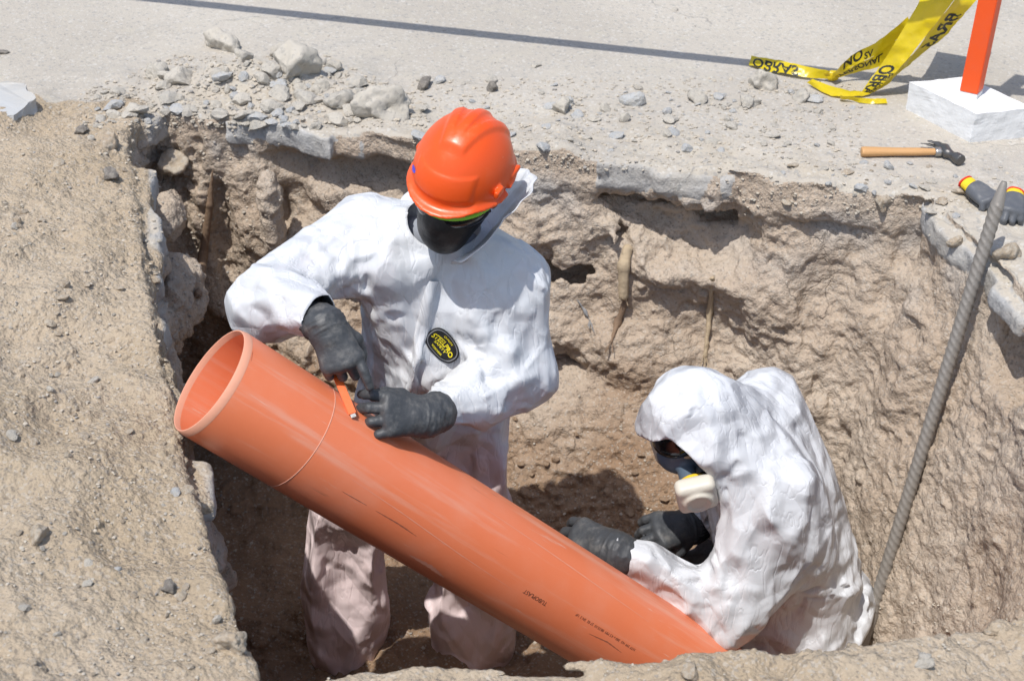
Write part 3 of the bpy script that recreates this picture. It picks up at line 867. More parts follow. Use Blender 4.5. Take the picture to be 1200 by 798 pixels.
def make_suit(J, radii, extra_body, extra_suit, pins, cut, m, root, h=.013, k=.05, seed=3, sim={}, relief=1.0, head=None, anchors=(), lines=(), grips=()):
    segsb = limbs(J, BODY_R)
    def bodyf(P):
        f = chain(P, segsb, .04)
        if head is not None: f = smin(f, head_field(P, *head), .03)
        for s in extra_body: f = smin(f, cone(P, *s), .03)
        return f
    lo, hi = seg_bounds(segsb + extra_body, .16)
    bv, bf = surface_nets(bodyf, lo, hi, .024)
    segs = limbs(J, radii)
    def suitf(P):
        f = chain(P, segs, k)
        for s in extra_suit: f = smin(f, cone(P, *s) if len(s) == 4 else ellipsoid(P, *s), k)
        return f
    lo, hi = seg_bounds(segs + [s for s in extra_suit if len(s) == 4], .24)
    sv, sf = surface_nets(suitf, lo, hi, h)
    sv = smooth_verts(sv, sf, 2)
    sv = sv + normals(sv, sf) * (.011 * ridged(sv * [1, 1, .22], 8, 2, seed) - .004 )[:, None]
    pin = np.zeros(len(sv))
    for p, r, wgt in pins: pin = np.maximum(pin, wgt * sstep(r, r * .6, np.linalg.norm(sv - p, axis=1)))
    R = drape('coverall', sv, sf, pin, mesh_np('body_hull', bv, bf), **sim)
    R = smooth_verts(R, sf, 8, .5)
    for wr, el, r0, t0 in grips: R = grip(R, wr, el, r0)
    V, F = subdivide(R, sf, 1)
    n = normals(V, F)
    global LAST_F; LAST_F = F
    V = smooth_verts(V, F, 2, .5); V = facetize(V, F, .088, .72, seed, (1, 1, .5)); V = smooth_verts(V, F, 3, .5)
    V = creases(V, normals(V, F), anchors, lines, seed)
    for wr, el, r0, t0 in grips:                                       # trim the sleeve ends straight
        d = (wr - el) / np.linalg.norm(wr - el); t = (V - wr) @ d
        m_ = (np.abs(t - t0) < .0075) & (np.linalg.norm(V - wr, axis=1) < .16)
        V[m_] -= d * (t[m_] - t0)[:, None]
    keep = np.ones(len(V), bool)
    for fn in cut: keep &= ~fn(V)
    V, F, _ = subset(V, F, keep[F].all(1))
    V = smooth_rim(V, F)
    me = mesh_np('coverall', V, F)
    o = link('coverall', me, m, root)
    o.location = -root.matrix_basis.translation
    s = o.modifiers.new('cloth_thickness', 'SOLIDIFY'); s.thickness = .0015; s.offset = -1
    return o, V, F, bodyf, seg_bounds(segsb + extra_body, .16)
def make_body(root, bodyf, bounds, thin, head):
    v, f = surface_nets(lambda P: bodyf(P) + thin + .012 * sstep(-.08, -.16, ((P - head[1]) @ head[0])[:, 2]), bounds[0], bounds[1], .008)
    v = smooth_verts(v, f, 1)
    me = mesh_np('body', v, f)
    o = link('body', me, None, root); me.materials.append(M['skin']); me.materials.append(M['shirt'])
    R, c = head
    q = (v - c) @ R
    low = (q[:, 2] < -.15)[f].all(1)
    me.polygons.foreach_set('material_index', low.astype(np.int32)); me.update()
    o.location = -root.matrix_basis.translation
    return o
SIM = dict(grow=.05, tension=60, bend=5, gravity=.9, frames=15)
# ------------------------------------------------------------------ the standing worker in the orange helmet
t1 = time.time()
p1 = thing('person', 'person in white coverall and orange helmet standing behind the pipe, both hands on it', 'person', (-.25, 3.0, -1.17))
H1 = frame((-.44, -.87, -.22), (.13, -.2, .95)); HC1 = P1['head']
def neck_cut(V):
    q = (V - HC1) @ H1
    return (np.linalg.norm((V - (P1['neck'] + [.0, -.035, .075])) / [.085, .085, .07], axis=1) < 1) 
def cuff_cut(J, side, t):
    d = J['wr' + side] - J['el' + side]; d /= np.linalg.norm(d)
    return lambda V: ((V - J['wr' + side]) @ d > t) & (np.linalg.norm(V - J['wr' + side], axis=1) < .16)
suit1, SV1, SF1, bodyf1, bb1 = make_suit(P1, SUIT_R, [], [(P1['shL'] * .5 + P1['neck'] * .5, .085, P1['shL'], .08)],
    [(P1['wrR'], .10, 1), (P1['wrL'], .10, 1), (P1['neck'] + [0, 0, .04], .10, 1), (P1['anR'], .22, 1), (P1['anL'], .22, 1)],
    [neck_cut, cuff_cut(P1, 'R', -.012), cuff_cut(P1, 'L', -.010)], M['suit_a'], p1, seed=3, k=.036, sim=dict(SIM, gravity=.55), head=(H1, HC1), grips=[(P1['wrR'], P1['elR'], .046, -.014), (P1['wrL'], P1['elL'], .041, -.012)],
    anchors=[(P1['elR'], 16, .15), (P1['elL'], 18, .16), (P1['shR'], 9, .16), (P1['shL'], 9, .15), (P1['wrR'], 8, .12), (P1['wrL'], 9, .13), (P1['hipR'], 8, .2), (P1['hipL'], 8, .2), (P1['knR'], 10, .17), (P1['knL'], 10, .17), (P1['waist'], 8, .2)],
    lines=[([(470, 238), (446, 330), (436, 440)], .008, .013), ([(452, 240), (428, 300), (418, 370)], -.007, .012), ([(492, 300), (470, 370), (462, 460)], .007, .014),
           ([(506, 330), (494, 390), (486, 470)], .009, .010), ([(518, 335), (506, 400), (500, 470)], -.006, .010), ([(575, 330), (548, 380), (520, 450)], .007, .013), ([(600, 330), (580, 390), (560, 430)], -.006, .012),
           ([(632, 350), (606, 400), (590, 450)], .006, .010), ([(560, 470), (610, 440), (640, 400)], .008, .012), ([(540, 500), (590, 480), (630, 450)], -.006, .010), ([(345, 300), (380, 290), (420, 250)], .006, .012),
           ([(300, 330), (330, 345), (365, 350)], .006, .010), ([(290, 360), (320, 370), (355, 372)], -.005, .010), ([(400, 600), (396, 680), (404, 740)], .007, .012), ([(360, 620), (380, 700), (370, 760)], -.007, .014),
           ([(500, 690), (540, 720), (580, 700)], .008, .012), ([(490, 700), (520, 760), (560, 780)], -.008, .013)])
make_body(p1, bodyf1, bb1, 0.0, (H1, HC1))
def in_frame(R, c): return lambda P: (P - c) @ R
# cupped black mask over nose, mouth and chin
def mask_f(Q):
    hd = head_field(Q @ H1.T + HC1, H1, HC1)
    f = hd - .009
    f = smin(f, ellipsoid(Q, (.080, 0, -.055), (.048, .058, .078)), .03)
    f = smax(f, box(Q, (.085, 0, -.060), (.092, .085, .076), .02), .012)
    return smax(f, .002 - hd, .002)
frame_part('face_mask', mask_f, (-.02, -.1, -.17), (.15, .1, .05), .0042, M['black'], p1, H1, HC1, 1, 1)
gog = frame_part('goggles', lambda Q: smax(smax(ellipsoid(Q, (.014, 0, -.012), (.110, .090, .058)), -ellipsoid(Q, (.010, 0, -.012), (.098, .080, .07)), .003), smax(.030 - Q[:, 0], np.abs(Q[:, 2] + .012) - .030, .008), .004),
                 (0, -.11, -.06), (.14, .11, .08), .0034, M['lens'], p1, H1, HC1, 1, 1)
def gf(Q):
    d = ellipsoid(Q, (.014, 0, -.012), (.115, .095, .064))
    rim = np.sqrt(np.maximum(d, -d) ** 2 + np.minimum(np.abs(Q[:, 2] - .008), np.abs(Q[:, 2] - .008)) ** 2) - .0055
    side = np.sqrt(d ** 2 + (Q[:, 2] - .006) ** 2) - .006
    return np.where(Q[:, 0] > .02, rim, np.where(Q[:, 0] > -.06, side, .05 + 0 * rim))
frame_part('goggle_frame', gf, (-.08, -.12, -.03), (.14, .12, .07), .0034, M['green'], gog, H1, HC1, 1, 0).location = (0, 0, 0)
# ---- helmet shell, peak, three ridges, side lugs
HH = HC1 + H1 @ np.array([-.004, 0, .050])
def helmet_f(Q):
    x, y, z = Q.T
    dome = ellipsoid(Q, (0, 0, -.008), (.137, .114, .140))
    fan = np.clip((.075 - x) / .16, 0, 1)
    rid = np.zeros(len(Q))
    for s in (-1, 0, 1):
        l0 = s * (.016 + .040 * fan)
        rid = np.maximum(rid, sstep(.017, .009, np.abs(y - l0)))
    rid = rid * sstep(.083, .066, x) * sstep(-.135, -.10, x) * sstep(.03, .06, z)
    dome = dome - .0065 * rid - .0035 * sstep(.075, .071, np.abs(y)) * sstep(.0, .01, z) * sstep(.066, .062, z) * sstep(.05, .055, x)
    dome = smax(dome, -.012 - z, .004)
    zz = z + .010 + .20 * np.maximum(x - .085, 0) + .5 * np.maximum(np.abs(y) - .085, 0) * (x > 0)
    foot = np.sqrt((np.where(x > 0, (x - .0) / .162, x / .143)) ** 2 + (y / .123) ** 2) - 1
    brim = smax(np.abs(zz) - .0042, foot * .12, .003)
    f = smin(dome, brim, .012)
    for s in (-1, 1):
        f = smin(f, box(Q, (.046 if s > 0 else .0, s * .1135, .010), (.017, .007, .010), .003), .003)
        f = smin(f, box(Q, (-.04, s * .112, .004), (.026, .006, .007), .003), .004)
    return smax(f, -ellipsoid(Q, (0, 0, -.02), (.129, .106, .136)), .003)
helm = frame_part('helmet', helmet_f, (-.17, -.15, -.06), (.20, .15, .16), .0042, M['helmet'], p1, H1 * .94, HH, 1, 1)
def sticker():
    V = []
    for i in range(24):
        for rr in (0, 1):
            a = 2 * math.pi * i / 24
            x = .088 + .013 * math.cos(a) * rr; z = .018 + .0085 * math.sin(a) * rr + .35 * (x - .088)
            y = -.1145 * math.sqrt(max(0, 1 - (x / .1375) ** 2 - ((z + .008) / .1405) ** 2)) - .0004
            V.append((x, y, z))
    F = [(2 * i, 2 * i + 1, (2 * i + 3) % 48, (2 * i + 2) % 48) for i in range(24)]
    link('sticker', mesh_np('sticker', np.array(V) @ (H1 * .94).T + HH, F), M['blue'], helm)
sticker()
# ---- collar with the folded hood standing round the neck, open at the front
def collar():
    n, k = 46, 9
    c0 = P1['neck'] + np.array([0, -.01, .015])
    V = []
    for j in range(k + 1):
        t = j / k
        for i in range(n + 1):
            a = math.radians(-84 + 300 * i / n)           # from the throat, round his left side and the back
            e = min(i / n, 1 - i / n)
            hgt = (.060 + .095 * math.exp(-((i / n - .24) / .22) ** 2) + .05 * math.exp(-((i / n - .6) / .25) ** 2)) * min(1, .35 + e * 6) * (1 - .45 * sstep(.70, .9, np.array(i / n)))
            r = .080 + .085 * t * (1 if i < n * .5 else .6) - .012 * math.sin(t * 3.1) + .006 * math.sin(i * 1.7 + t * 4) * t
            V.append(c0 + np.array([r * math.cos(a) * 1.12, r * math.sin(a), -.035 + (hgt + .015) * t - .02 * math.sin(a) * -1 * 0]) + np.array([.02, 0, 0]) * t)
    V = np.array(V); F = [(j * (n + 1) + i, j * (n + 1) + i + 1, (j + 1) * (n + 1) + i + 1, (j + 1) * (n + 1) + i) for j in range(k) for i in range(n)]
    V, F = subdivide(V, np.array(F), 1)
    V = V + normals(V, F) * (crumple(V, 14, 3) * .12)[:, None]
    o = link('collar', mesh_np('collar', V, F), M['suit_b'], p1); o.location = -p1.location
    s = o.modifiers.new('cloth_thickness', 'SOLIDIFY'); s.thickness = .002
collar()
# ---- the pipe's line, needed by hands and tool
PIPE0 = A([-.631, 2.52, .128]); PAX = A([.725, .118, -.68]); PAX /= np.linalg.norm(PAX); PR = .125; PLEN = 1.80
def cuff_of(J, side, R3, L=.025, r=.038):
    d = (J['el' + side] - J['wr' + side]); d /= np.linalg.norm(d); d = d @ R3
    return [(d * L, r + .006, (0, 0, 0), r), ((0, 0, 0), r, (.03, 0, 0), .029)]
def on_pipe(u, v, lift=0.0):
    """the point of the pipe's outside on the sight line through (u, v)"""
    o = A([0, 0, CAM_H]); d = W(u, v, Y=1.0) - o; d /= np.linalg.norm(d)
    w = o - PIPE0; dp = d - PAX * (d @ PAX); wp = w - PAX * (w @ PAX)
    a, b, c = dp @ dp, 2 * dp @ wp, wp @ wp - (PR + lift) ** 2
    t = (-b - math.sqrt(max(b * b - 4 * a * c, 0))) / (2 * a)
    return o + d * t
# gloves: right hand grips the tool with the forefinger down it, left hand lies on the pipe
yR = on_pipe(408, 472)[1]
make_glove(p1, P1['wrR'] + A([.004, -.010, -.010]), W(404, 428, Y=2.585) - P1['wrR'], (.06, -.85, .50), False,
           [(4, 16, 8), (50, 74, 40), (56, 76, 45), (58, 76, 45)], thumb=[(.022, .022, -.008), (.050, .044, -.030), (.080, .040, -.054), (.104, .030, -.066)], fat=1.15, scale=.97, spread=(-4, 0, -3, -8), cuff=lambda R3: cuff_of(P1, 'R', R3))
yL = on_pipe(436, 500)[1]
LW = W(499, 489, Y=yL + .055)
print('left hand', yL, LW, P1['wrL'])
make_glove(p1, LW, W(438, 484, Y=yL - .002) - LW, (-.05, -.72, .69), True,
           [(24, 44, 24), (28, 48, 28), (32, 50, 30), (36, 50, 30)], thumb=[(.022, .022, -.008), (.054, .044, -.018), (.084, .050, -.030), (.106, .046, -.042)], fat=1.22, scale=1.0, spread=(9, 2, -6, -14),
           cuff=lambda R3: [(np.array((P1['elL'] - LW) / np.linalg.norm(P1['elL'] - LW)) @ R3 * .032, .047, (0, 0, 0), .037), ((0, 0, 0), .038, (.03, 0, 0), .029)])
make_boot(p1, P1['anR'] + A([.0, .10, .05]), (-.3, -1, 0)); make_boot(p1, P1['anL'] + A([0, .10, .05]), (.1, -1, 0))
SUIT_BVH1 = BVHTree.FromPolygons(SV1.tolist(), SF1.tolist())
print('person 1', time.time() - t1)

# ---- zip flap down the front of the suit, laid on the cloth
def zip_flap():
    px = [(508, 328), (501, 360), (492, 400), (484, 440), (478, 480), (474, 520)]
    o = Vector((0, 0, CAM_H)); pts, nrm = [], []
    for u, v in [(a[0] + (b[0] - a[0]) * t, a[1] + (b[1] - a[1]) * t) for a, b in zip(px, px[1:]) for t in (0, .25, .5, .75)]:
        h = SUIT_BVH1.ray_cast(o, (Vector(W(u, v, Y=1.0)) - o).normalized())
        if h[0] is not None and h[0].y > 2.7: pts.append(np.array(h[0])); nrm.append(np.array(h[1]))
    V, F = [], []
    for i, (p, n) in enumerate(zip(pts, nrm)):
        d = pts[min(i + 1, len(pts) - 1)] - pts[max(i - 1, 0)]; sd = np.cross(n, d); sd /= np.linalg.norm(sd)
        for j, (t, l) in enumerate(((-1, -.002), (-.9, .006), (0, .007), (.9, .006), (1, -.002))):
            q = Vector(p + sd * t * .017); h = SUIT_BVH1.find_nearest(q); V.append(np.array(h[0]) + n * l)
        if i: F += [((i - 1) * 5 + j, i * 5 + j, i * 5 + j + 1, (i - 1) * 5 + j + 1) for j in range(4)]
    V, F = subdivide(np.array(V), np.array(F), 1)
    link('zip_flap', mesh_np('zip_flap', V, F), M['suit_b'], suit1)
zip_flap()
# ------------------------------------------------------------------ the crouching worker with hood and respirator
t1 = time.time()
p2 = thing('person', 'person in hooded white coverall and respirator crouching low beside the pipe', 'person', (.8, 3.05, -1.17))
P2 = dict(head=A([.455, 2.95, -.28]), neck=A([.575, 2.99, -.335]), shR=A([.665, 3.15, -.325]), shL=A([.685, 2.85, -.40]),
          chest=A([.70, 3.0, -.52]), waist=A([.80, 3.03, -.74]), pelvis=A([.86, 3.05, -.95]),
          elR=A([.68, 3.22, -.66]), wrR=A([.51, 3.11, -.745]), elL=A([.575, 2.735, -.70]), wrL=W(722, 646, Y=2.82),
          hipR=A([.82, 3.15, -.95]), knR=A([.46, 3.17, -.99]), anR=A([.80, 3.19, -1.09]),
          hipL=A([.82, 2.95, -.95]), knL=A([.50, 2.98, -.98]), anL=A([.82, 2.96, -1.09]))
SUIT2_R = dict(sh=.110, el=.088, wr=.056, hip=.125, kn=.105, an=.08, neck=.115, chest=.150, waist=.150, pel=.150)
H2 = frame((-.70, -.16, -.62), (-.55, -.05, .72)); HC2 = P2['head']
BK0, BK1 = W(908, 480, Y=3.12), W(930, 565, Y=3.06)
FC2 = HC2 + H2 @ A([.10, 0, -.045])
def hood_open(V):
    q = (V - HC2) @ H2
    return (q[:, 0] > .050 + .25 * np.maximum(q[:, 2] - .03, 0)) & (q[:, 2] < .075) & (q[:, 2] > np.where(np.abs(q[:, 1]) > .075, -.06, -.115)) & (np.abs(q[:, 1]) < .17)
def web_cut(V):
    a, b = P2['wrL'], P2['elL']; t = np.clip((V - a) @ (b - a) / ((b - a) @ (b - a)), 0, 1)
    return (np.linalg.norm(V - a - t[:, None] * (b - a), axis=1) > .088) & (np.linalg.norm(V - A([.375, 2.885, -.535]), axis=1) < .085)
suit2, SV2, SF2, bodyf2, bb2 = make_suit(P2, SUIT2_R, [(HC2 + H2 @ A([-.02, 0, .03]), .10, P2['neck'], .07), (BK0, .075, BK1, .10), (BK1, .10, P2['waist'], .10)],
    [(HC2 + H2 @ A([0, 0, .012]), (.142, .136, .160), H2), (HC2 + H2 @ A([-.03, 0, -.02]), .115, P2['neck'], .11), (BK0, .105, BK1, .140), (BK1, .140, P2['waist'], .145)],
    [(P2['wrR'], .075, 1), (P2['wrL'], .09, 1), (HC2 + H2 @ A([.10, 0, -.03]), .17, .9), (P2['anR'], .10, 1), (P2['anL'], .10, 1), (P2['pelvis'] + [.1, 0, 0], .1, .7)],
    [hood_open, web_cut, cuff_cut(P2, 'R', -.005), cuff_cut(P2, 'L', .015)], M['suit_b'], p2, seed=9, sim=dict(SIM, grow=.025, gravity=.6), head=(H2, HC2), grips=[(P2['wrL'], P2['elL'], .046, .013), (P2['wrR'], P2['elR'], .05, -.007)],
    anchors=[(P2['elL'], 9, .16), (P2['shL'], 5, .18), (P2['wrL'], 3, .12), (P2['shR'], 4, .18), (P2['waist'], 6, .24), (P2['pelvis'], 4, .22)],
    lines=[([(868, 448), (900, 480), (935, 515)], -.013, .010), ([(848, 562), (895, 547), (940, 520)], .010, .008), ([(770, 530), (830, 548), (900, 520)], .008, .010), ([(780, 515), (840, 522), (905, 500)], -.006, .012), ([(905, 520), (900, 590), (860, 660)], .007, .010), ([(880, 560), (866, 620), (850, 680)], -.006, .012),
           ([(990, 600), (960, 660), (925, 690)], -.012, .012), ([(1000, 640), (965, 690), (910, 720)], .010, .014), ([(1005, 680), (960, 700), (930, 700)], -.010, .011), ([(935, 480), (960, 560), (950, 640)], .006, .012),
           ([(760, 650), (800, 680), (850, 690)], .008, .010), ([(770, 690), (820, 715), (860, 700)], -.007, .010), ([(960, 500), (990, 590), (1000, 680)], .006, .014), ([(860, 470), (890, 500), (930, 520)], .006, .010)])
make_body(p2, bodyf2, bb2, .007, (H2, HC2))
# half mask with two cartridges, goggles above it
M['mask_rubber'] = plain('slate_blue_rubber', (0.085, 0.12, 0.16), 0.45)
M['filter'] = plain('off_white_filter', (0.60, 0.56, 0.47), 0.45, 0.4, 0.0015, 40)
M['yellow'] = plain('yellow_plastic', (0.80, 0.52, 0.03), 0.4)
M['strap'] = plain('beige_strap', (0.50, 0.43, 0.30), 0.8)
def resp_f(Q):
    hd = head_field(Q @ H2.T + HC2, H2, HC2)
    f = smin(hd - .010, ellipsoid(Q, (.095, 0, -.045), (.042, .045, .052)), .03)
    f = smax(f, box(Q, (.085, 0, -.055), (.085, .066, .055), .02), .012)
    f = smin(f, cone(Q, (.09, -.03, -.05), .020, (.105, -.10, -.075), .026), .01)
    f = smin(f, cone(Q, (.09, .03, -.05), .020, (.105, .10, -.075), .026), .01)
    return smax(f, .002 - hd, .002)
resp = frame_part('respirator', resp_f, (-.02, -.15, -.15), (.17, .15, .05), .0042, M['mask_rubber'], p2, H2, HC2, 1, 1)
for s in (-1, 1):
    c = A([.105, s * .122, -.082])
    fr = frame((.25, s * .85, -.25), (.8, -s * .3, .5))
    def cart(Q, c=c, fr=fr):
        q = (Q - c) @ fr
        r = np.array([.024, .054, .050])
        f = box(q, (0, 0, 0), r, .017)
        f = smin(f, smax(np.linalg.norm(q[:, 1:], axis=1) - .040 + .25 * (q[:, 0] - .02), np.abs(q[:, 0] - .022) - .012, .005), .004)
        return np.maximum(f, -smax(np.linalg.norm(q[:, 1:], axis=1) - .026, .028 - q[:, 0], .003))
    ca = frame_part('filter_cartridge', cart, c - .1, c + .1, .0042, M['filter'], resp, H2, HC2, 1, 1); ca.location = (0, 0, 0)
    def ringf(Q, c=c, fr=fr):
        q = (Q - c) @ fr
        q = q + [.024, 0, 0]
        return np.sqrt((np.linalg.norm(q[:, 1:], axis=1) - .034) ** 2 + np.maximum(np.abs(q[:, 0]) - .006, 0) ** 2) - .006
    ri = frame_part('retainer_ring', ringf, c - .1, c + .1, .0042, M['yellow'], resp, H2, HC2, 1, 0); ri.location = (0, 0, 0)
frame_part('goggles', lambda Q: smax(smax(ellipsoid(Q, (.014, 0, .010), (.108, .086, .064)), -ellipsoid(Q, (.008, 0, .010), (.096, .078, .07)), .003), smax(.020 - Q[:, 0], np.abs(Q[:, 2] - .012) - .034, .008), .004),
           (0, -.11, -.06), (.14, .11, .08), .004, M['lens'], p2, H2, HC2, 1, 1)
def strap_f(Q):
    d = ellipsoid(Q, (-.008, 0, .010), (.112, .092, .105))
    return np.maximum(np.abs(d) - .0025, np.maximum(np.abs(Q[:, 2] + .018 + .25 * (Q[:, 0] - .03)) - .009, np.abs(Q[:, 0] - .02) - .08))
frame_part('strap', strap_f, (-.08, -.12, -.07), (.13, .12, .06), .0036, M['strap'], p2, H2, HC2, 1, 0)
relax = [(20, 28, 16), (24, 32, 18), (28, 34, 20), (32, 36, 20)]
make_glove(p2, P2['wrL'], W(660, 626, Y=2.90) - P2['wrL'], (.15, -.55, .85), True, [(22, 34, 22), (26, 38, 24), (30, 40, 26), (34, 42, 26)], fat=1.2, scale=1.2,
           thumb=[(.022, .022, -.008), (.052, .036, -.026), (.084, .032, -.044), (.106, .024, -.054)], cuff=lambda R3: cuff_of(P2, 'L', R3, .02, .033))
gR = make_glove(p2, P2['wrR'] + A([-.01, 0, .005]), W(758, 626, Y=3.05) - P2['wrR'], (.0, -.45, .9), False, [(34, 42, 26), (36, 46, 28), (38, 46, 28), (40, 44, 28)],
           fat=1.25, scale=1.15, cuff=[((-.02, 0, 0), .030, (.03, 0, 0), .029)], thumb=[(.022, .022, -.008), (.048, .044, -.034), (.076, .042, -.058), (.098, .030, -.070)])
d_ = P2['elR'] - P2['wrR']; d_ /= np.linalg.norm(d_)
sdf_part('knit_cuff', lambda P: cone(P, P2['wrR'] + d_ * .10, .046, P2['wrR'] - d_ * .015, .041), P2['wrR'] - .13, P2['wrR'] + .16, .006, M['black'], p2, 1, 1,
         lambda v: .0012 * np.sin(np.arctan2((v - P2['wrR'])[:, 2], (v - P2['wrR'])[:, 1]) * 26))
make_boot(p2, P2['anR'] + A([.02, 0, .0]), (-1, 0, .1)); make_boot(p2, P2['anL'] + A([.02, 0, .0]), (-1, 0, .1))
print('person 2', time.time() - t1)
# ------------------------------------------------------------------ the pipe
t1 = time.time()
def pipe_frame():
    b = np.cross(PAX, [0, 0, 1]); b /= np.linalg.norm(b)
    return b, np.cross(b, PAX)
PB, PN = pipe_frame()
def pipe_pt(s, a, r=PR): return PIPE0 + PAX * s + r * (math.cos(a) * PN + math.sin(a) * PB)
def pipe_material():
    k = NT('orange_pvc')
    mp = k.n('ShaderNodeMapping'); k.put(mp.inputs['Vector'], k.co); mp.inputs['Scale'].default_value = (1.1, 1.1, 28)   # streaks run along the pipe (its own z)
    mp.inputs['Scale'].default_value = (26, 26, 1.6)
    st = k.noise(1.0, 5, 0.62, mp.outputs[0]); bl = k.noise(5.5, 5, 0.6); sc = k.noise(2.3, 6, 0.7, mp.outputs[0], .4)
    c = k.mix(k.ramp(bl, .42, .72, 0, .30), (0.77, 0.205, 0.088), (0.76, 0.31, 0.195))
    c = k.mix(k.ramp(st, .52, .70, 0, .45), c, (0.74, 0.40, 0.29))
    c = k.mix(k.ramp(sc, .64, .70, 0, .55), c, (0.72, 0.50, 0.40))
    m2 = k.n('ShaderNodeMapping'); k.put(m2.inputs['Vector'], k.co); m2.inputs['Scale'].default_value = (70, 70, 2.6)
    c = k.mix(k.math('MULTIPLY', k.ramp(k.noise(1.0, 2, .5, m2.outputs[0]), .69, .72), k.ramp(k.noise(4.5, 2, .5), .5, .6)), c, (0.16, 0.06, 0.04))
    c = k.mix(k.math('MULTIPLY', k.ramp(k.noise(7, 6, .75, k.co, 1.2), .60, .68, 0, .6), k.ramp(k.noise(2.2, 2, .5), .52, .62)), c, (0.66, 0.50, 0.38))
    return k.done(c, k.ramp(bl, .3, .7, .32, .5), k.bump(k.noise(60, 3, .6), .0006, .4), .45)
M['pipe'] = pipe_material()
M['rim'] = plain('dusty_pipe_rim', (0.66, 0.31, 0.20), .6, .3, .001, 90)
M['ink'] = plain('dark_print', (0.14, 0.055, 0.035), .6, .2)
rotP = Matrix((-PB, PN, PAX)).transposed().to_quaternion()
pipe = thing('pipe', 'large orange plastic sewer pipe leaning down into the trench', 'pipe', tuple(PIPE0))
def tube_local(name, prof, n, m, parent):
    """lathe about the pipe's own axis (local z); prof = [(s, r)]"""
    V = [(-r * math.sin(2 * math.pi * i / n), r * math.cos(2 * math.pi * i / n), s) for s, r in prof for i in range(n)]
    F = [(j * n + i, j * n + (i + 1) % n, (j + 1) * n + (i + 1) % n, (j + 1) * n + i) for j in range(len(prof) - 1) for i in range(n)]
    o = link(name, mesh_np(name, V, F), m, parent)
    o.rotation_mode = 'QUATERNION'; o.rotation_quaternion = rotP
    return o
prof = [(.0135, PR)] + [(.02 + i * .08, PR) for i in range(1, 22)] + [(PLEN, PR), (PLEN, PR - .0065)] + [(PLEN - i * .2, PR - .0065) for i in range(1, 9)] + [(.0135, PR - .0065)]
tube_local('pipe_wall', prof, 128, M['pipe'], pipe)
tube_local('rim', [(.0205, PR - .0064), (.0, PR - .0064), (-.0012, PR - .0056), (-.0008, PR - .0040), (.0, PR - .0032), (.015, PR + .0004), (.0165, PR + .0002)], 128, M['rim'], pipe)
S_CUT = float((A(on_pipe(384, 502)) - PIPE0) @ PAX)
tube_local('cut_line', [(S_CUT - .0012, PR + .0001), (S_CUT - .0006, PR + .0007), (S_CUT + .0006, PR + .0007), (S_CUT + .0012, PR + .0001)], 128, plain('pale_scored_line', (0.72, 0.34, 0.23), .7), pipe)
def scratch(name, pts, w, m):
    """a narrow scrape laid on the pipe along points of the photograph"""
    V, F = [], []
    P = [on_pipe(*p) for p in pts]; n = 14 * (len(P) - 1)
    for i in range(n + 1):
        t = i / n * (len(P) - 1); k = min(int(t), len(P) - 2); p = P[k] * (1 - t + k) + P[k + 1] * (t - k)
        s0 = (p - PIPE0) @ PAX; q = p - PIPE0 - PAX * s0; a0 = math.atan2(q @ PB, q @ PN)
        hw = w * (.25 + .75 * math.sin(math.pi * min(1, max(0, i / n)))) * (.7 + .6 * abs(math.sin(i * 2.3)))
        V += [pipe_pt(s0, a0 - hw / PR, PR + .0004) - PIPE0, pipe_pt(s0, a0 + hw / PR, PR + .0004) - PIPE0]
        if i: F.append((2 * i - 2, 2 * i - 1, 2 * i + 1, 2 * i))
    link(name, mesh_np(name, V, F), m, pipe)
M['scuff'] = plain('dark_scuff', (0.36, 0.115, 0.065), .7, .2); M['scuff_pale'] = plain('pale_scuff', (0.74, 0.32, 0.21), .7, .2)
scratch('scratch', [(440, 598), (466, 613), (488, 628)], .0014, M['scuff'])
scratch('scratch', [(690, 742), (712, 752), (728, 764)], .0014, M['scuff'])
scratch('scratch', [(400, 575), (430, 592)], .0009, M['scuff'])
scratch('scratch', [(560, 590), (640, 644), (700, 686), (760, 728)], .0010, M['scuff_pale'])
scratch('scratch', [(410, 560), (470, 600), (540, 650), (600, 690)], .0008, M['scuff_pale'])
scratch('scratch', [(480, 650), (505, 664), (520, 676)], .0060, M['scuff_pale'])
scratch('scratch', [(296, 412), (294, 424)], .0060, M['scuff'])
def text_mesh(body, size, bold=0.0):
    cu = bpy.data.curves.new('t', 'FONT'); cu.body = body; cu.size = size; cu.resolution_u = 3; cu.offset = bold * size
    o = bpy.data.objects.new('t', cu); COL.objects.link(o)
    dg = bpy.context.evaluated_depsgraph_get(); dg.update()
    me = o.evaluated_get(dg).to_mesh()
    bm = bmesh.new(); bm.from_mesh(me); o.evaluated_get(dg).to_mesh_clear()
    bpy.data.objects.remove(o); bpy.data.curves.remove(cu)
    bmesh.ops.remove_doubles(bm, verts=bm.verts, dist=size * 1e-4)
    bmesh.ops.subdivide_edges(bm, edges=[e for e in bm.edges if e.calc_length() > size * .3], cuts=1)
    bmesh.ops.triangulate(bm, faces=bm.faces)
    return bm
def map_text(name, body, size, fn, m, parent, bold=0.0, props=None):
    bm = text_mesh(body, size, bold)
    for v in bm.verts: v.co = Vector(fn(v.co.x, v.co.y))
    me = bpy.data.meshes.new(name); bm.to_mesh(me); bm.free()
    return link(name, me, m, parent)
def pipe_text(name, body, size, u, v, xs=1.0):
    """print read from the pipe's lower end, so it hangs upside down in the photograph"""
    p = on_pipe(u, v); s0 = (p - PIPE0) @ PAX; w = p - PIPE0 - PAX * s0
    a0 = math.atan2(w @ PB, w @ PN)
    o = map_text(name, body, size, lambda x, y: tuple(pipe_pt(s0 - x * xs, a0 + 1 * y / PR, PR + .0006) - PIPE0), M['ink'], pipe)
    return o
pipe_text('maker_print', 'TUBOPLAST', .0145, 642, 706, .92)
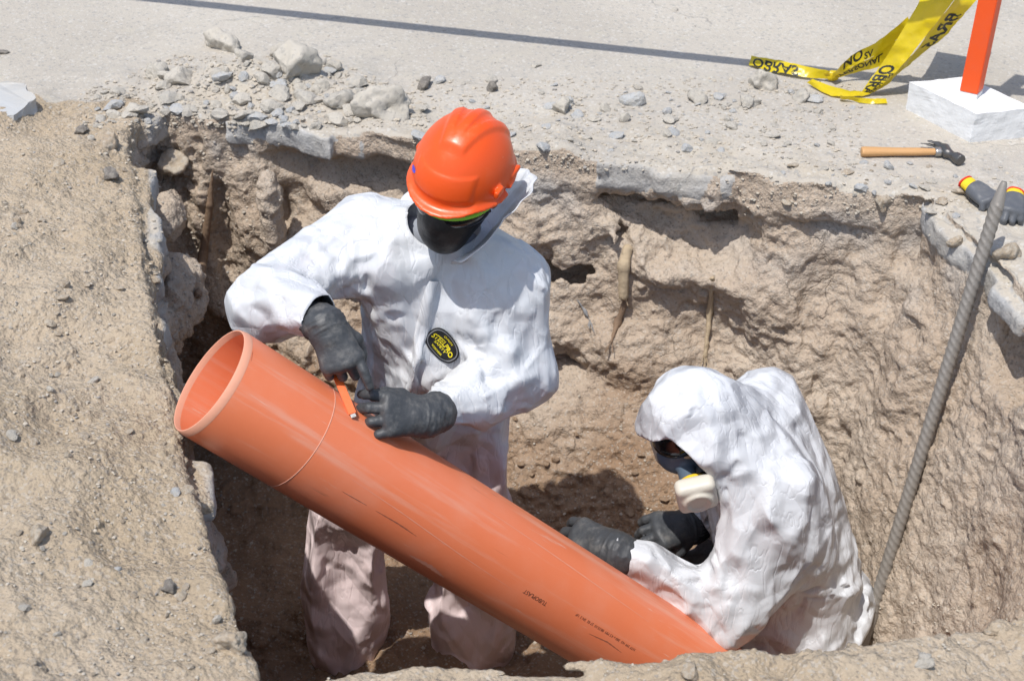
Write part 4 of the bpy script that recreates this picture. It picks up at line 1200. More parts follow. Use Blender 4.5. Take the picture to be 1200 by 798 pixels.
pipe_text('small_print', 'NTP 399 163  200 x 4.5 MM  08:55:10  27 02  SN 2  UF', .0095, 745, 760, .93)

# ------------------------------------------------------------------ the orange hand tool at the cut
M['tool'] = plain('orange_painted_metal', (0.74, 0.13, 0.02), .4, .5, .0004, 120)
M['steel'] = plain('scratched_steel', (0.36, 0.35, 0.33), .38, .5, .0006, 150, Metallic=0.85)
T1_ = on_pipe(414, 487, .006); T0_ = W(388, 425, Y=2.63)
tl = thing('scraper', 'narrow orange scraper pressed against the pipe by a gloved hand', 'hand tool', tuple(T1_))
def bar_between(name, a, b, w, t, nrm, m, parent, origin, bev=.0012):
    a, b = np.array(a), np.array(b); x = b - a; L = np.linalg.norm(x); x /= L
    n = np.array(nrm, float); n -= x * (n @ x); n /= np.linalg.norm(n); y = np.cross(n, x)
    bm = bmesh.new(); bmesh.ops.create_cube(bm, size=1)
    for v in bm.verts: v.co = Vector((v.co.x * L, v.co.y * w, v.co.z * t))
    bmesh.ops.bevel(bm, geom=bm.edges[:], offset=bev, segments=2, affect='EDGES')
    Rm = Matrix((x, y, n)).transposed(); c = Vector((a + b) / 2 - origin)
    for v in bm.verts: v.co = Rm @ v.co + c
    me = bpy.data.meshes.new(name); bm.to_mesh(me); bm.free()
    return link(name, me, m, parent)
d01 = (T1_ - T0_) / np.linalg.norm(T1_ - T0_)
bar_between('handle', T0_, T1_ - d01 * .004, .017, .006, (.3, -.8, .5), M['tool'], tl, T1_)
bar_between('blade', T0_ + d01 * .012, T1_ + d01 * .004, .011, .0022, (.3, -.8, .5), M['steel'], tl, T1_, .0004)

# ------------------------------------------------------------------ badge on the standing worker's chest
def on_suit(u, v, lift=.0):
    o = Vector((0, 0, CAM_H)); d = (Vector(W(u, v, Y=1.0)) - o).normalized()
    h = SUIT_BVH1.ray_cast(o, d); return h[0], h[1]
c0, _ = on_suit(519, 402)
nn = Vector((0, 0, 0))
for du in (-16, 0, 16):
    for dv in (-16, 0, 16):
        nn += on_suit(519 + du, 402 + dv)[1]
nn.normalize()
xa = Vector(on_suit(532, 418)[0]) - Vector(on_suit(506, 386)[0]); xa = (xa - nn * xa.dot(nn)).normalized()
ya = nn.cross(xa)
def _depth(x, y):
    h = SUIT_BVH1.ray_cast(c0 + xa * x + ya * y + nn * .06, -nn)
    return (h[0] - c0).dot(nn) if h[0] is not None else 0.0
_bd = {(i, j): _depth(i * .012, j * .012) for i in range(-7, 8) for j in range(-5, 6)}
_bd = {k: sum(_bd.get((k[0] + a, k[1] + b), _bd[k]) for a in (-1, 0, 1) for b in (-1, 0, 1)) / 9 for k in _bd}
def badge_pt(x, y, lift):
    i, j = min(5, max(-6, math.floor(x / .012))), min(3, max(-4, math.floor(y / .012))); s, t = x / .012 - i, y / .012 - j
    z = (_bd[i, j] * (1 - s) + _bd[i + 1, j] * s) * (1 - t) + (_bd[i, j + 1] * (1 - s) + _bd[i + 1, j + 1] * s) * t
    return c0 + xa * x + ya * y + nn * (z + lift + .003)
def stadium(t, L, w):
    a = 2 * math.pi * t
    x, y = math.cos(a), math.sin(a)
    k = 2.6
    return (L * math.copysign(abs(x) ** (2 / k), x), w * math.copysign(abs(y) ** (2 / k), y))
def badge_disc(name, L, w, lift, m, parent, inner=0.0):
    n, r = 40, 6
    V = []
    for j in range(r + 1):
        f = inner + (1 - inner) * j / r
        for i in range(n):
            x, y = stadium(i / n, L, w); V.append(badge_pt(x * f, y * f, lift if j < r else lift - .002))
    F = [(j * n + i, (j + 1) * n + i, (j + 1) * n + (i + 1) % n, j * n + (i + 1) % n) for j in range(r) for i in range(n)]
    o = link(name, mesh_np(name, [tuple(v) for v in V], F), m, parent); return o
M['patch'] = plain('black_patch', (0.012, 0.012, 0.012), .5, .3)
M['patch_grey'] = plain('grey_patch_edge', (0.16, 0.16, 0.17), .5, .3)
M['print_y'] = plain('yellow_print', (0.80, 0.66, 0.02), .5, .3)
bd = badge_disc('chest_badge', .046, .030, .0030, M['patch'], suit1, .02)
ed = badge_disc('badge_edge', .0425, .0265, .0036, M['patch_grey'], bd, .93)
suit1.location = -p1.location
def badge_text(body, size, yc, sx=1.0, arc=0.0):
    bm = text_mesh(body, size, .02); xs = [v.co.x for v in bm.verts]; ys = [v.co.y for v in bm.verts]
    cx, cy = (min(xs) + max(xs)) / 2, (min(ys) + max(ys)) / 2
    for v in bm.verts: v.co = badge_pt((v.co.x - cx) * sx, v.co.y - cy + yc - arc * (v.co.x - cx) ** 2, .0042)
    me = bpy.data.meshes.new('badge_lettering'); bm.to_mesh(me); bm.free()
    link('badge_lettering', me, M['print_y'], bd)
badge_text('STEELPRO', .0165, .0043, .95, 4); badge_text('STEELPRO', .0166, .0046, .95, 4)
badge_text('SAFETY', .0080, -.0067, 1.5, 4)
badge_text('QUALITY', .0066, .0178, 1.1, 6); badge_text('WORKWEAR', .0060, -.0182, 1.0, -4)

# ------------------------------------------------------------------ striped post in its white block, shadow rail, barrier tape
M['white_block'] = plain('white_painted_concrete', (0.72, 0.72, 0.71), .8, .2, .004, 45)
M['post_orange'] = plain('orange_post_paint', (0.78, 0.095, 0.018), .5, .3, .001, 60)
M['post_white'] = plain('white_post_paint', (0.74, 0.74, 0.72), .5, .3, .001, 60)
M['wood'] = plain('weathered_wood', (0.30, 0.20, 0.12), .8, .2, .002, 50)
def prism(name, base, hgt, m, parent, origin, bev=.004, rough=0.0, seg=1):
    bm = bmesh.new()
    lo = [bm.verts.new(Vector(p) - Vector(origin)) for p in base]
    f = bm.faces.new(lo); r = bmesh.ops.extrude_face_region(bm, geom=[f])
    for v in r['geom']:
        if isinstance(v, bmesh.types.BMVert): v.co += Vector(hgt)
    bmesh.ops.recalc_face_normals(bm, faces=bm.faces)
    if rough: bmesh.ops.subdivide_edges(bm, edges=bm.edges[:], cuts=9, use_grid_fill=True)
    else: bmesh.ops.bevel(bm, geom=bm.edges[:], offset=bev, segments=2, affect='EDGES')
    me = bpy.data.meshes.new(name); bm.to_mesh(me); bm.free()
    if rough:
        V = np.array([v.co[:] for v in me.vertices])
        c = V.mean(0); V = V + (np.stack([fbm(V + [i * 7, 0, 0], 26, 3, 5) for i in range(3)], 1)) * rough
        me.vertices.foreach_set('co', V.astype(np.float32).ravel()); me.update()
    return link(name, me, m, parent)
def barrier_post(b0, ea, eb, lean, label):
    """white block with a square striped post; b0 the front corner, ea and eb the two base edges"""
    b0, ea, eb = map(np.array, (b0, ea, eb))
    root = thing('barrier_post', label, 'barrier post', tuple(b0 + (ea + eb) / 2), group='striped barrier posts')
    o = b0 + (ea + eb) / 2
    prism('base_block', [b0, b0 + eb, b0 + ea + eb, b0 + ea], (0, 0, .095), M['white_block'], root, o, rough=.0024)
    c = o + [0, 0, .092]; w = .0275
    xd = eb / np.linalg.norm(eb); yd = np.cross([0, 0, 1], xd)
    xd, yd = (xd + yd) / 1.414, (yd - xd) / 1.414
    z0 = 0
    for i, (L, m) in enumerate([(.018, 'post_white'), (.295, 'post_orange'), (.22, 'post_white'), (.22, 'post_orange'), (.12, 'post_white')]):
        a = c + np.array(lean) * z0; q = np.array(lean) * (L - .0005)
        prism('post_band', [a + xd * sx * w + yd * sy * w for sx, sy in ((1, 1), (-1, 1), (-1, -1), (1, -1))], tuple(q), M[m], root, o, .002)
        z0 += L
    return c + np.array(lean) * z0
g_l, g_f, g_r = W(1061, 129, z=0), W(1137, 168, z=0), W(1204, 162, z=0)
top_r = barrier_post(g_f, g_l - g_f, g_r - g_f, (.035, .02, 1), 'orange and white striped post standing in a white concrete block')
# an unseen rail on legs, added out of view to cast the road's long shadow
SH = -np.array([SUN.x, SUN.y]) / SUN.z
sa, sb = W(200, 2, z=0), W(1153, 104, z=0)
dirn = (sb - sa) / np.linalg.norm(sb - sa)
zr = .92
ra = sa - dirn * .75 - np.array([*(SH * zr), -zr]); rb = sb + dirn * .75 - np.array([*(SH * zr), -zr])
rail = thing('shadow_rail', 'unseen rail added to cast the long shadow across the road', 'rail', tuple(ra))
bar_between('rail_beam', ra, rb, .05, .042, (0, 0, 1), M['wood'], rail, ra, .004)
for q in (ra + dirn * .1, rb - dirn * .1):
    bar_between('rail_leg', q * [1, 1, 0], q - [0, 0, .019], .04, .04, (0, 1, 0), M['wood'], rail, ra, .004)
    bar_between('rail_foot', q * [1, 1, 0] + [0, -.2, .02], q * [1, 1, 0] + [0, .2, .02], .05, .039, (0, 0, 1), M['wood'], rail, ra, .004)

def tape_material():
    k = NT('yellow_barrier_tape')
    c = k.mix(k.ramp(k.noise(30, 4, .6), .4, .75, 0, .35), (0.74, 0.57, 0.010), (0.60, 0.46, 0.05))
    sh = k.done(c, .28, k.bump(k.noise(22, 4, .6), .006, .5), .5)
    k.bs.inputs['Transmission Weight'].default_value = 0.0
    t = k.n('ShaderNodeBsdfTranslucent'); k.put(t.inputs[0], (0.70, 0.50, 0.02, 1))
    mx = k.n('ShaderNodeMixShader'); mx.inputs[0].default_value = .3
    k.t.links.new(k.bs.outputs[0], mx.inputs[1]); k.t.links.new(t.outputs[0], mx.inputs[2]); k.t.links.new(mx.outputs[0], k.out.inputs[0])
    return k.m
M['tape'] = tape_material(); M['tape_ink'] = plain('black_tape_print', (0.02, 0.02, 0.015), .45)
tape = thing('barrier_tape', 'yellow printed barrier tape twisted and knotted, trailing on the road', 'tape', tuple(W(975, 92, z=0)))
TO = np.array(tape.location)
def spline(P, n):
    P = np.array(P, float); t = np.linspace(0, len(P) - 1, n); i = np.clip(t.astype(int), 0, len(P) - 2); f = (t - i)[:, None]
    p0, p1_, p2_, p3 = P[np.maximum(i - 1, 0)], P[i], P[i + 1], P[np.minimum(i + 2, len(P) - 1)]
    return .5 * ((2 * p1_) + (-p0 + p2_) * f + (2 * p0 - 5 * p1_ + 4 * p2_ - p3) * f * f + (-p0 + 3 * p1_ - 3 * p2_ + p3) * f ** 3)
def ribbon(ea_, eb_, text=(), n=60, k=8, bow=.0, seed=0, name='tape_strand'):
    A1, B1 = spline(ea_, n), spline(eb_, n)
    t = np.linspace(0, 1, k + 1)
    G = A1[:, None] * (1 - t)[None, :, None] + B1[:, None] * t[None, :, None]
    T = np.gradient(G, axis=0); S = (B1 - A1)[:, None] + 0 * G
    N = np.cross(T, S); N /= np.linalg.norm(N, axis=2, keepdims=True) + 1e-9
    Gf = G.reshape(-1, 3)
    G = G + N * ((bow * np.sin(math.pi * t))[None, :] + .0055 * fbm(Gf * 1.0, 22, 3, seed).reshape(n, k + 1))[..., None]
    F = [(i * (k + 1) + j, (i + 1) * (k + 1) + j, (i + 1) * (k + 1) + j + 1, i * (k + 1) + j + 1) for i in range(n - 1) for j in range(k)]
    o = link(name, mesh_np(name, G.reshape(-1, 3) - TO, F), M['tape'], tape)
    L = np.linalg.norm(np.diff((A1 + B1) / 2, axis=0), axis=1).sum(); Wd = np.linalg.norm(B1 - A1, axis=1).mean()
    for body, size, s0, t0, sx, flip in text:
        for side in (1, -1):
            def fn(x, y):
                s = np.clip((s0 + x * sx) / L, 0, .999) * (n - 1); tt = np.clip(t0 + y / Wd, 0.001, .999) * k
                if flip: tt = k - tt
                i, j = int(s), int(tt); a, b = s - i, tt - j
                p = (G[i, j] * (1 - b) + G[i, j + 1] * b) * (1 - a) + (G[i + 1, j] * (1 - b) + G[i + 1, j + 1] * b) * a
                return tuple(p + N[i, j] * .0006 * side - TO)
            map_text('tape_print', body, size, fn, M['tape_ink'], o, .028)
    return o
Wz = lambda u, v, z: W(u, v, z=z)
# strand coming down from the upper right, folded lengthwise: printed face and, seen through, the back of the other half
eL = [Wz(1096, -40, .34), Wz(1078, 0, .30), Wz(1052, 45, .19), Wz(1030, 80, .09), Wz(1008, 110, .012)]
eM = [Wz(1140, -40, .36), Wz(1118, 0, .32), Wz(1083, 45, .20), Wz(1053, 82, .10), Wz(1022, 109, .014)]
eR = [Wz(1165, -40, .34), Wz(1144, 2, .30), Wz(1108, 42, .18), Wz(1072, 72, .09), Wz(1030, 105, .012)]
ribbon(eL, eM, [('OBRAS', .078, .43, .10, .80, False), ('PELIGRO', .034, .47, .68, 1.0, False)], seed=1)
ribbon(eM, eR, [('BRAS', .080, .22, .14, .9, True)], bow=-.006, seed=2)
# lower loop lying on the road
ribbon([Wz(945, 97, .012), Wz(975, 112, .010), Wz(1010, 112, .012), Wz(1034, 104, .02)], [Wz(952, 93, .03), Wz(985, 104, .022), Wz(1012, 106, .02), Wz(1030, 98, .03)], seed=3, bow=.004)
ribbon([Wz(985, 115, .006), Wz(1010, 121, .005), Wz(1040, 122, .006)], [Wz(985, 111, .03), Wz(1010, 115, .02), Wz(1038, 117, .012)], seed=4)
# strand going up behind
eA = [Wz(974, 92, .02), Wz(1000, 78, .06), Wz(1030, 62, .11), Wz(1068, 34, .19)]
eB = [Wz(978, 86, .05), Wz(1000, 64, .10), Wz(1030, 48, .15), Wz(1064, 20, .23)]
eC = [Wz(980, 94, .01), Wz(1005, 86, .03), Wz(1030, 79, .06), Wz(1055, 70, .09)]
ribbon(eA, eB, [('NO', .05, .055, .25, 1.0, False), ('SV', .03, .14, .1, 1, False)], seed=5)
ribbon(eC, eA, [('PERSONAL', .034, .03, .2, .9, True)], seed=6)
# torn tail on the left
ribbon([Wz(878, 78, .004), Wz(905, 84, .012), Wz(940, 90, .014), Wz(972, 94, .012)], [Wz(881, 66, .02), Wz(908, 70, .035), Wz(940, 77, .04), Wz(972, 84, .045)], [('OBRAS', .055, .02, .2, .95, True)], seed=7)
kn = Wz(975, 90, .02)
sdf_like = lambda P: smin(ellipsoid(P, kn, (.022, .016, .018)), cone(P, kn + [-.02, 0, .01], .006, kn + [.022, .005, .012], .009), .01) + .003 * ridged(P, 40, 2, 4)
v, f = surface_nets(sdf_like, kn - .05, kn + .05, .004); link('knot', mesh_np('knot', v - TO, f), M['tape'], tape)

# ------------------------------------------------------------------ hammer
M['handle_wood'] = plain('varnished_handle', (0.52, 0.29, 0.12), .5, .4, .0006, 80)
M['dark_steel'] = plain('dark_forged_steel', (0.13, 0.125, 0.12), .42, .5, .0008, 120, Metallic=.7)
h0, h1 = W(1009, 178, z=.016), W(1096, 178, z=.018)
hx = (h1 - h0) / np.linalg.norm(h1 - h0); hy = np.cross([0, 0, 1], hx); hr = np.stack([hx, hy, [0, 0, 1]], 1)
ham = thing('hammer', 'claw hammer with a wooden handle lying on the road', 'hammer', tuple(h1))
HL = np.linalg.norm(h1 - h0)
def put(name, fn, lo, hi, h, m, R, c, parent, origin, sub=0, smooth=1):
    v, f = surface_nets(fn, lo, hi, h)
    v = smooth_verts(v, f, smooth)
    if sub: v, f = subdivide(v, f, sub)
    return link(name, mesh_np(name, v @ R.T + c - origin, f), m, parent)
put('handle', lambda Q: (np.sqrt((Q[:, 1] / 1.25) ** 2 + Q[:, 2] ** 2) - (.0118 + .003 * sstep(-.10, -.22, Q[:, 0]) - .002 * sstep(-.06, -.0, Q[:, 0]))).clip(np.maximum(-Q[:, 0] - HL, Q[:, 0] - .02)), (-HL - .01, -.03, -.025), (.03, .03, .025), .004, M['handle_wood'], hr, h1, ham, h1, 1)
put('collar_sleeve', lambda Q: smax(np.sqrt((Q[:, 1] / 1.2) ** 2 + Q[:, 2] ** 2) - .0135, np.abs(Q[:, 0] - .008) - .010, .002), (-.02, -.03, -.025), (.03, .03, .025), .003, M['steel'], hr, h1, ham, h1, 1)
def head_f(Q):
    f = cone(Q, (.030, .012, .0), .0155, (.030, -.016, .0), .0155)
    f = smin(f, cone(Q, (.034, -.018, 0), .011, (.050, -.052, 0), .0125), .006)
    f = smin(f, smax(cone(Q, (.058, -.068, 0), .0165, (.050, -.050, 0), .0165), ((Q - [.058, -.070, 0]) @ np.array([.42, -.9, 0])), .002), .003)
    cl = [((.028, .014, 0), .0125, (.016, .036, 0), .0105), ((.016, .036, 0), .0105, (-.004, .052, 0), .008), ((-.004, .052, 0), .008, (-.028, .060, -.002), .005)]
    c = chain(Q, cl, .006)
    c = smax(c, -smax(np.abs(Q[:, 2] - .0) - .0022 - .05 * np.maximum(-Q[:, 0], 0), Q[:, 0] - .008, .001), .001)
    return smin(f, c, .006)
put('hammer_head', head_f, (-.05, -.10, -.025), (.085, .085, .025), .0034, M['dark_steel'], hr, h1 + [0, 0, .004], ham, h1, 1)

# ------------------------------------------------------------------ work gloves lying at the road's edge, reinforcing bar
M['glove_y'] = plain('yellow_knit', (0.74, 0.53, 0.035), .9, .1, .002, 250)
M['glove_grey'] = rubber('grey_dipped_rubber', (0.10, 0.105, 0.115), .3)
M['glove_red'] = plain('red_knit_edge', (0.62, 0.05, 0.03), .9, .1, .002, 250)
def flat_glove(u, v, ax, left, label, zoff=.03, curl=None, tilt=(0, -.2, 1)):
    w = W(u, v, z=zoff)
    gz, _n = ground_z(w[0], w[1], .6); w = w * [1, 1, 0] + [0, 0, gz + zoff]
    root = thing('work_glove', label, 'glove', tuple(w), group='work gloves on the road edge')
    x = np.array(ax, float); x /= np.linalg.norm(x); z = np.array(tilt, float); z -= x * (x @ z); z /= np.linalg.norm(z)
    y = np.cross(z, x) * (-1 if left else 1); R = np.stack([x, y, z], 1) * .74
    parts = hand_parts(curl or [(48, 60, 25), (40, 55, 25), (50, 58, 25), (58, 58, 25)], (5, 1, -3, -8), None, 1.3)
    cf = [((-.04, .004, 0), .034, (.03, 0, 0), .030)]
    pal = lambda Q: smax(hand_field(Q, parts, None) + .002 * vnoise(Q, 45, 4), .004 - Q[:, 0], .004)
    cuf = lambda Q: smax(chain(Q * [1, 1, 1.5], cf, .01) / 1.3 + .003 * vnoise(Q, 40, 3), Q[:, 0] - .020, .004)
    put('palm', pal, (-.05, -.09, -.12), (.21, .1, .06), .004, M['glove_grey'], R, w, root, w, 1)
    put('cuff', lambda Q: smax(cuf(Q) + .001, -.034 - Q[:, 0], .003), (-.09, -.06, -.06), (.05, .06, .06), .004, M['glove_y'], R, w, root, w, 1)
    put('cuff_edge', lambda Q: smax(cuf(Q) - .001, np.maximum(Q[:, 0] + .034, -.043 - Q[:, 0]), .003), (-.1, -.06, -.06), (.0, .06, .06), .004, M['glove_red'], R, w, root, w, 1)
flat_glove(1138, 224, (.50, -.86, -.12), False, 'grey and yellow work glove, its red edged cuff pointing left', .035)
flat_glove(1188, 238, (-.40, -.90, -.08), True, 'grey work glove with yellow cuff lying behind the steel bar', .035)

M['rebar'] = plain('rusty_grey_rebar', (0.29, 0.265, 0.235), .6, .35, .001, 120, Metallic=.35)
def rebar():
    wh = lambda u, v: BVH.ray_cast(Vector((0, 0, CAM_H)), (Vector(W(u, v, Y=1.0)) - Vector((0, 0, CAM_H))).normalized())[0]
    yb, ym = wh(1026, 690).y - .03, wh(1150, 322).y - .03
    b, t = W(1023, 716, Y=yb), W(1177, 213, Y=yb + (ym - yb) * 1.25)
    root = thing('rebar', 'ribbed steel bar with pointed tip leaning on the right trench wall', 'steel bar', tuple(b))
    x = (t - b); L = np.linalg.norm(x); x /= L
    y = np.cross([0, 1, 0], x); y /= np.linalg.norm(y); z = np.cross(x, y)
    n, m = 28, int(L / .0035)
    V = []
    for i in range(m + 1):
        s = L * i / m - .12 * (i == 0)
        tip = min(1, (L - s) / .06) ** .7 if s < L else 0; r0 = .0165 * (tip * .6 + .4 if tip < 1 else 1)
        for j in range(n):
            a = 2 * math.pi * j / n
            ph = (s / .021 + 2 * (a / math.pi)) % 1.0
            rib = .0046 * max(0, 1 - abs(ph - .5) / .20) * (.35 + .65 * abs(math.sin(a))) * (tip > .98)
            lon = .0020 * (max(0, 1 - abs(((a + .4) % math.pi) - math.pi / 2) / .16)) * (tip > .98)
            r = r0 + max(rib, lon)
            V.append(x * s + y * r * math.cos(a) + z * r * math.sin(a))
    F = [(i * n + j, i * n + (j + 1) % n, (i + 1) * n + (j + 1) % n, (i + 1) * n + j) for i in range(m) for j in range(n)]
    link('bar', mesh_np('bar', V, F), M['rebar'], root)
rebar()
print('props', time.time() - t1)
# ------------------------------------------------------------------ roots in the earth wall
M['root'] = plain('dry_root', (0.42, 0.33, 0.22), .9, .1, .004, 90)
M['root_dark'] = plain('dark_root', (0.22, 0.15, 0.10), .9, .1, .004, 90)
def wall_hit(u, v):
    o = Vector((0, 0, CAM_H)); d = (Vector(W(u, v, Y=1.0)) - o).normalized()
    h = BVH.ray_cast(o, d)
    if h[0] is None: return None, None, None
    return np.array(h[0]), np.array(h[1]), np.array(d)
def root_thing(pts, label, m, seed, name='root', group=None):
    P = []
    for u, v, r, lift in pts:
        h, n, d = wall_hit(u, v); P.append((h - d * lift, r))
    o = P[0][0]
    root = thing(name, label, 'root', tuple(o), group=group)
    C_ = np.array([p for p, _ in P]); lo, hi = C_.min(0) - .06, C_.max(0) + .06
    segs = [(P[i][0], P[i][1], P[i + 1][0], P[i + 1][1]) for i in range(len(P) - 1)]
    fn = lambda Q: chain(Q, segs, .012) + .0022 * ridged(Q * [1.6, 1.6, .25], 60, 2, seed)
    put('root_body', fn, lo, hi, .0045, m, np.eye(3), np.zeros(3), root, o, 1)
    rr = random.Random(seed)
    a, b = P[-1][0], P[-2][0]
    for i in range(5):
        s = A([rr.uniform(-.012, .012), rr.uniform(-.01, .0), 0])
        e = a + (a - b) / np.linalg.norm(a - b) * rr.uniform(.015, .04) + s * 1.5
        bar_between('fibre', a + s * .4, e, .0022, .0022, (0, 1, .1), m, root, o, .0004)
root_thing([(735, 292, .017, .012), (731, 312, .019, .02), (731, 346, .017, .022)], 'pale thick root stub hanging out of the far earth wall', M['root'], 3)
root_thing([(733, 352, .010, .008), (724, 378, .011, .008), (716, 402, .006, .006)], 'frayed brown root tip below the pale root stub', M['root_dark'], 4)
root_thing([(835, 326, .008, .006), (832, 365, .010, .010), (826, 418, .008, .008)], 'thin straight root running down the earth wall behind the hood', M['root'], 5)
root_thing([(249, 200, .004, .008), (246, 240, .012, .012), (238, 300, .016, .012), (232, 345, .014, .01)], 'dark splintered root standing in the shaded corner', M['root_dark'], 6)
root_thing([(677, 352, .005, .006), (686, 366, .006, .012), (692, 376, .004, .014)], 'short grey twig sticking out of the earth wall', plain('grey_twig', (.25, .25, .25), .8), 7, 'twig')

# ------------------------------------------------------------------ stones: a few shapes, each stone an object
def stone_material(name, a, b, dust=.6):
    k = NT(name)
    oi = k.n('ShaderNodeObjectInfo')
    c = k.mix(oi.outputs['Random'], a, b)
    c = k.mix(k.ramp(k.noise(2.5, 5, .65), .40, .6, 0, dust), c, (0.50, 0.455, 0.38))
    sep = k.n('ShaderNodeSeparateColor'); k.put(sep.inputs[0], k.voro(9, out='Color'))
    c = k.mix(k.ramp(sep.outputs[0], .8, .95, 0, .35), c, (.22, .21, .20))
    return k.done(c, .92, k.bump(k.noise(7, 7, .7), .006, .8), .15)
M['stone'] = stone_material('rubble_stone', (0.42, 0.392, 0.345), (0.51, 0.468, 0.40))
M['stone_brown'] = stone_material('brown_clod', (0.38, 0.30, 0.215), (0.45, 0.37, 0.275))
M['clod_damp'] = stone_material('damp_clod', (0.27, 0.175, 0.105), (0.33, 0.225, 0.145), .15)
M['stone_dark'] = stone_material('dark_stone', (0.17, 0.15, 0.13), (0.21, 0.19, 0.17), .3)
M['stone_grey'] = stone_material('grey_chip', (0.38, 0.39, 0.395), (0.46, 0.46, 0.45), .45)
def stone_mesh(seed, flat=1.0, cuts=7, sub=3):
    rr = random.Random(seed)
    bm = bmesh.new(); bmesh.ops.create_icosphere(bm, subdivisions=sub, radius=1)
    pl = []
    for i in range(cuts):
        n = Vector((rr.gauss(0, 1), rr.gauss(0, 1), rr.gauss(0, 1))).normalized(); pl.append((n, rr.uniform(.48, .80)))
    V = np.array([v.co[:] for v in bm.verts])
    for n, d in pl:
        e = V @ np.array(n) - d; V = V - np.maximum(e, 0)[:, None] * np.array(n)
    V = V * [1, rr.uniform(.65, .95), rr.uniform(.5, .8) * flat]
    V = V + V / np.linalg.norm(V, axis=1, keepdims=True) * (.16 * fbm(V + seed * 3.1, 1.9, 3, seed) + .05 * ridged(V + seed, 6, 2, seed))[:, None]
    for v, c in zip(bm.verts, V): v.co = c
    me = bpy.data.meshes.new('stone'); bm.to_mesh(me); bm.free()
    me.polygons.foreach_set('use_smooth', np.full(len(me.polygons), sub > 2)); me.update()
    return me
BIG = [stone_mesh(i, 1.0, 8, 4) for i in range(8)]
SMALL = [stone_mesh(20 + i, .9, 7, 2) for i in range(10)]
FLAT = [stone_mesh(40 + i, .45, 7, 2) for i in range(5)]
def place_stone(u, v, px, label, m, mesh, group=None, name='rock', sink=.22, rr=random, flatten=1.0, at=None):
    if at is None:
        h, n, d = wall_hit(u, v)
    else: h, n = at
    zd = h[1] * CP + (CAM_H - h[2]) * SP
    r = px / 2 * zd / FPX
    o = bpy.data.objects.new(name, mesh); COL.objects.link(o)
    o.location = h + n * r * (.5 - sink) * .7
    o.rotation_euler = (rr.uniform(-.35, .35), rr.uniform(-.35, .35), rr.uniform(0, 6.28))
    o.scale = (r * 1.12, r * 1.12, r * 1.12 * flatten)
    o.material_slots[0].link = 'OBJECT' if o.material_slots else 'DATA'
    if o.material_slots: o.material_slots[0].material = m
    if label: o['label'] = label; o['category'] = 'stone' if name != 'clod' else 'clod'
    if group: o['group'] = group
    return o
for me in BIG + SMALL + FLAT: me.materials.append(M['stone'])
rk = random.Random(5)
for i, (u, v, px, label, m) in enumerate([
    (185, 90, 36, 'round pale rock with a dark underside, left of the rubble pile', 'stone'),
    (262, 56, 46, 'broad brown rock at the very back of the rubble pile', 'stone'),
    (346, 84, 56, 'largest rock of the rubble, dusty with a dark lower side', 'stone'),
    (335, 64, 34, 'grey rock lying behind the largest rock of the rubble', 'stone'),
    (212, 96, 30, 'long pale rock leaning beside the round pale rock', 'stone'),
    (318, 84, 26, 'pale slanted chunk in the middle of the rubble', 'stone'),
    (287, 70, 24, 'small whitish chunk below the broad brown rock', 'stone'),
    (327, 102, 22, 'bluish chip at the front of the rubble pile', 'stone_grey'),
    (374, 108, 26, 'dusty chunk at the right end of the rubble pile', 'stone'),
    (497, 102, 24, 'dark brown clod alone on the road left of the helmet', 'stone_dark'),
    (576, 106, 18, 'dark clod on the road just above the helmet', 'stone_dark'),
    (629, 78, 14, 'small round pebble alone on the open road', 'stone'),
    (791, 13, 9, 'tiny pebble far out on the empty road', 'stone'),
    (895, 100, 40, 'pinkish rock in front of the torn tape end', 'stone'),
    (940, 116, 23, 'smooth pale rock between the tape and the rubble', 'stone'),
    (878, 124, 28, 'grey rubble rock just in front of the pinkish rock', 'stone'),
    (818, 118, 26, 'pale rubble chunk left of the pinkish rock', 'stone'),
    (742, 122, 28, 'flat grey chunk at the middle of the right rubble', 'stone_grey'),
    (660, 130, 26, 'pale chunk of crust right of the helmet', 'stone'),
    (450, 132, 62, 'wide slab of broken crust on the edge left of the helmet', 'stone'),
    (400, 122, 34, 'rough chunk between the rubble pile and the broken crust', 'stone'),
    (3, 63, 16, 'dark pebble at the left border of the road', 'stone_dark'),
    (45, 628, 28, 'rough clod with a dark shadow on the spoil heap', 'stone_brown'),
    (98, 155, 20, 'dark grey stone half buried near the far end of the heap', 'stone_dark'),
    (130, 208, 24, 'dark stone at the heap edge above the trench corner', 'stone_dark'),
    (128, 172, 34, 'smooth brown lump at the corner of the spoil heap', 'stone_brown'),
    (198, 690, 20, 'dark pebble lying on the lower spoil heap', 'stone_dark'),
    (268, 756, 40, 'big earth clod at the trench edge near the bottom', 'stone_brown'),
    (138, 668, 12, 'small grey pebble on the middle of the spoil heap', 'stone_grey'),
    (205, 578, 14, 'bluish chip by the trench edge below the pipe mouth', 'stone_grey'),
    (200, 190, 38, 'flat brown plate of earth jutting from the left corner', 'stone_brown'),
    (1081, 776, 26, 'whitish stone in the earth bank at the lower right', 'stone'),
    (810, 790, 26, 'lump of earth on the near bank below the pipe end', 'stone_brown'),
    (1120, 285, 18, 'yellowish lump on the crust beside the steel bar', 'stone_brown'),
    (1035, 240, 22, 'brown clod on the rim below the hammer', 'stone_brown'),
    (1010, 222, 16, 'grey stone on the rim below the hammer handle', 'stone_grey'),
    (1180, 300, 30, 'tan clod on the crust right of the steel bar', 'stone_brown')]):
    place_stone(u, v, px, label, M[m], BIG[i % len(BIG)] if px > 16 else SMALL[i % len(SMALL)], rr=rk)
SCATTERED = []
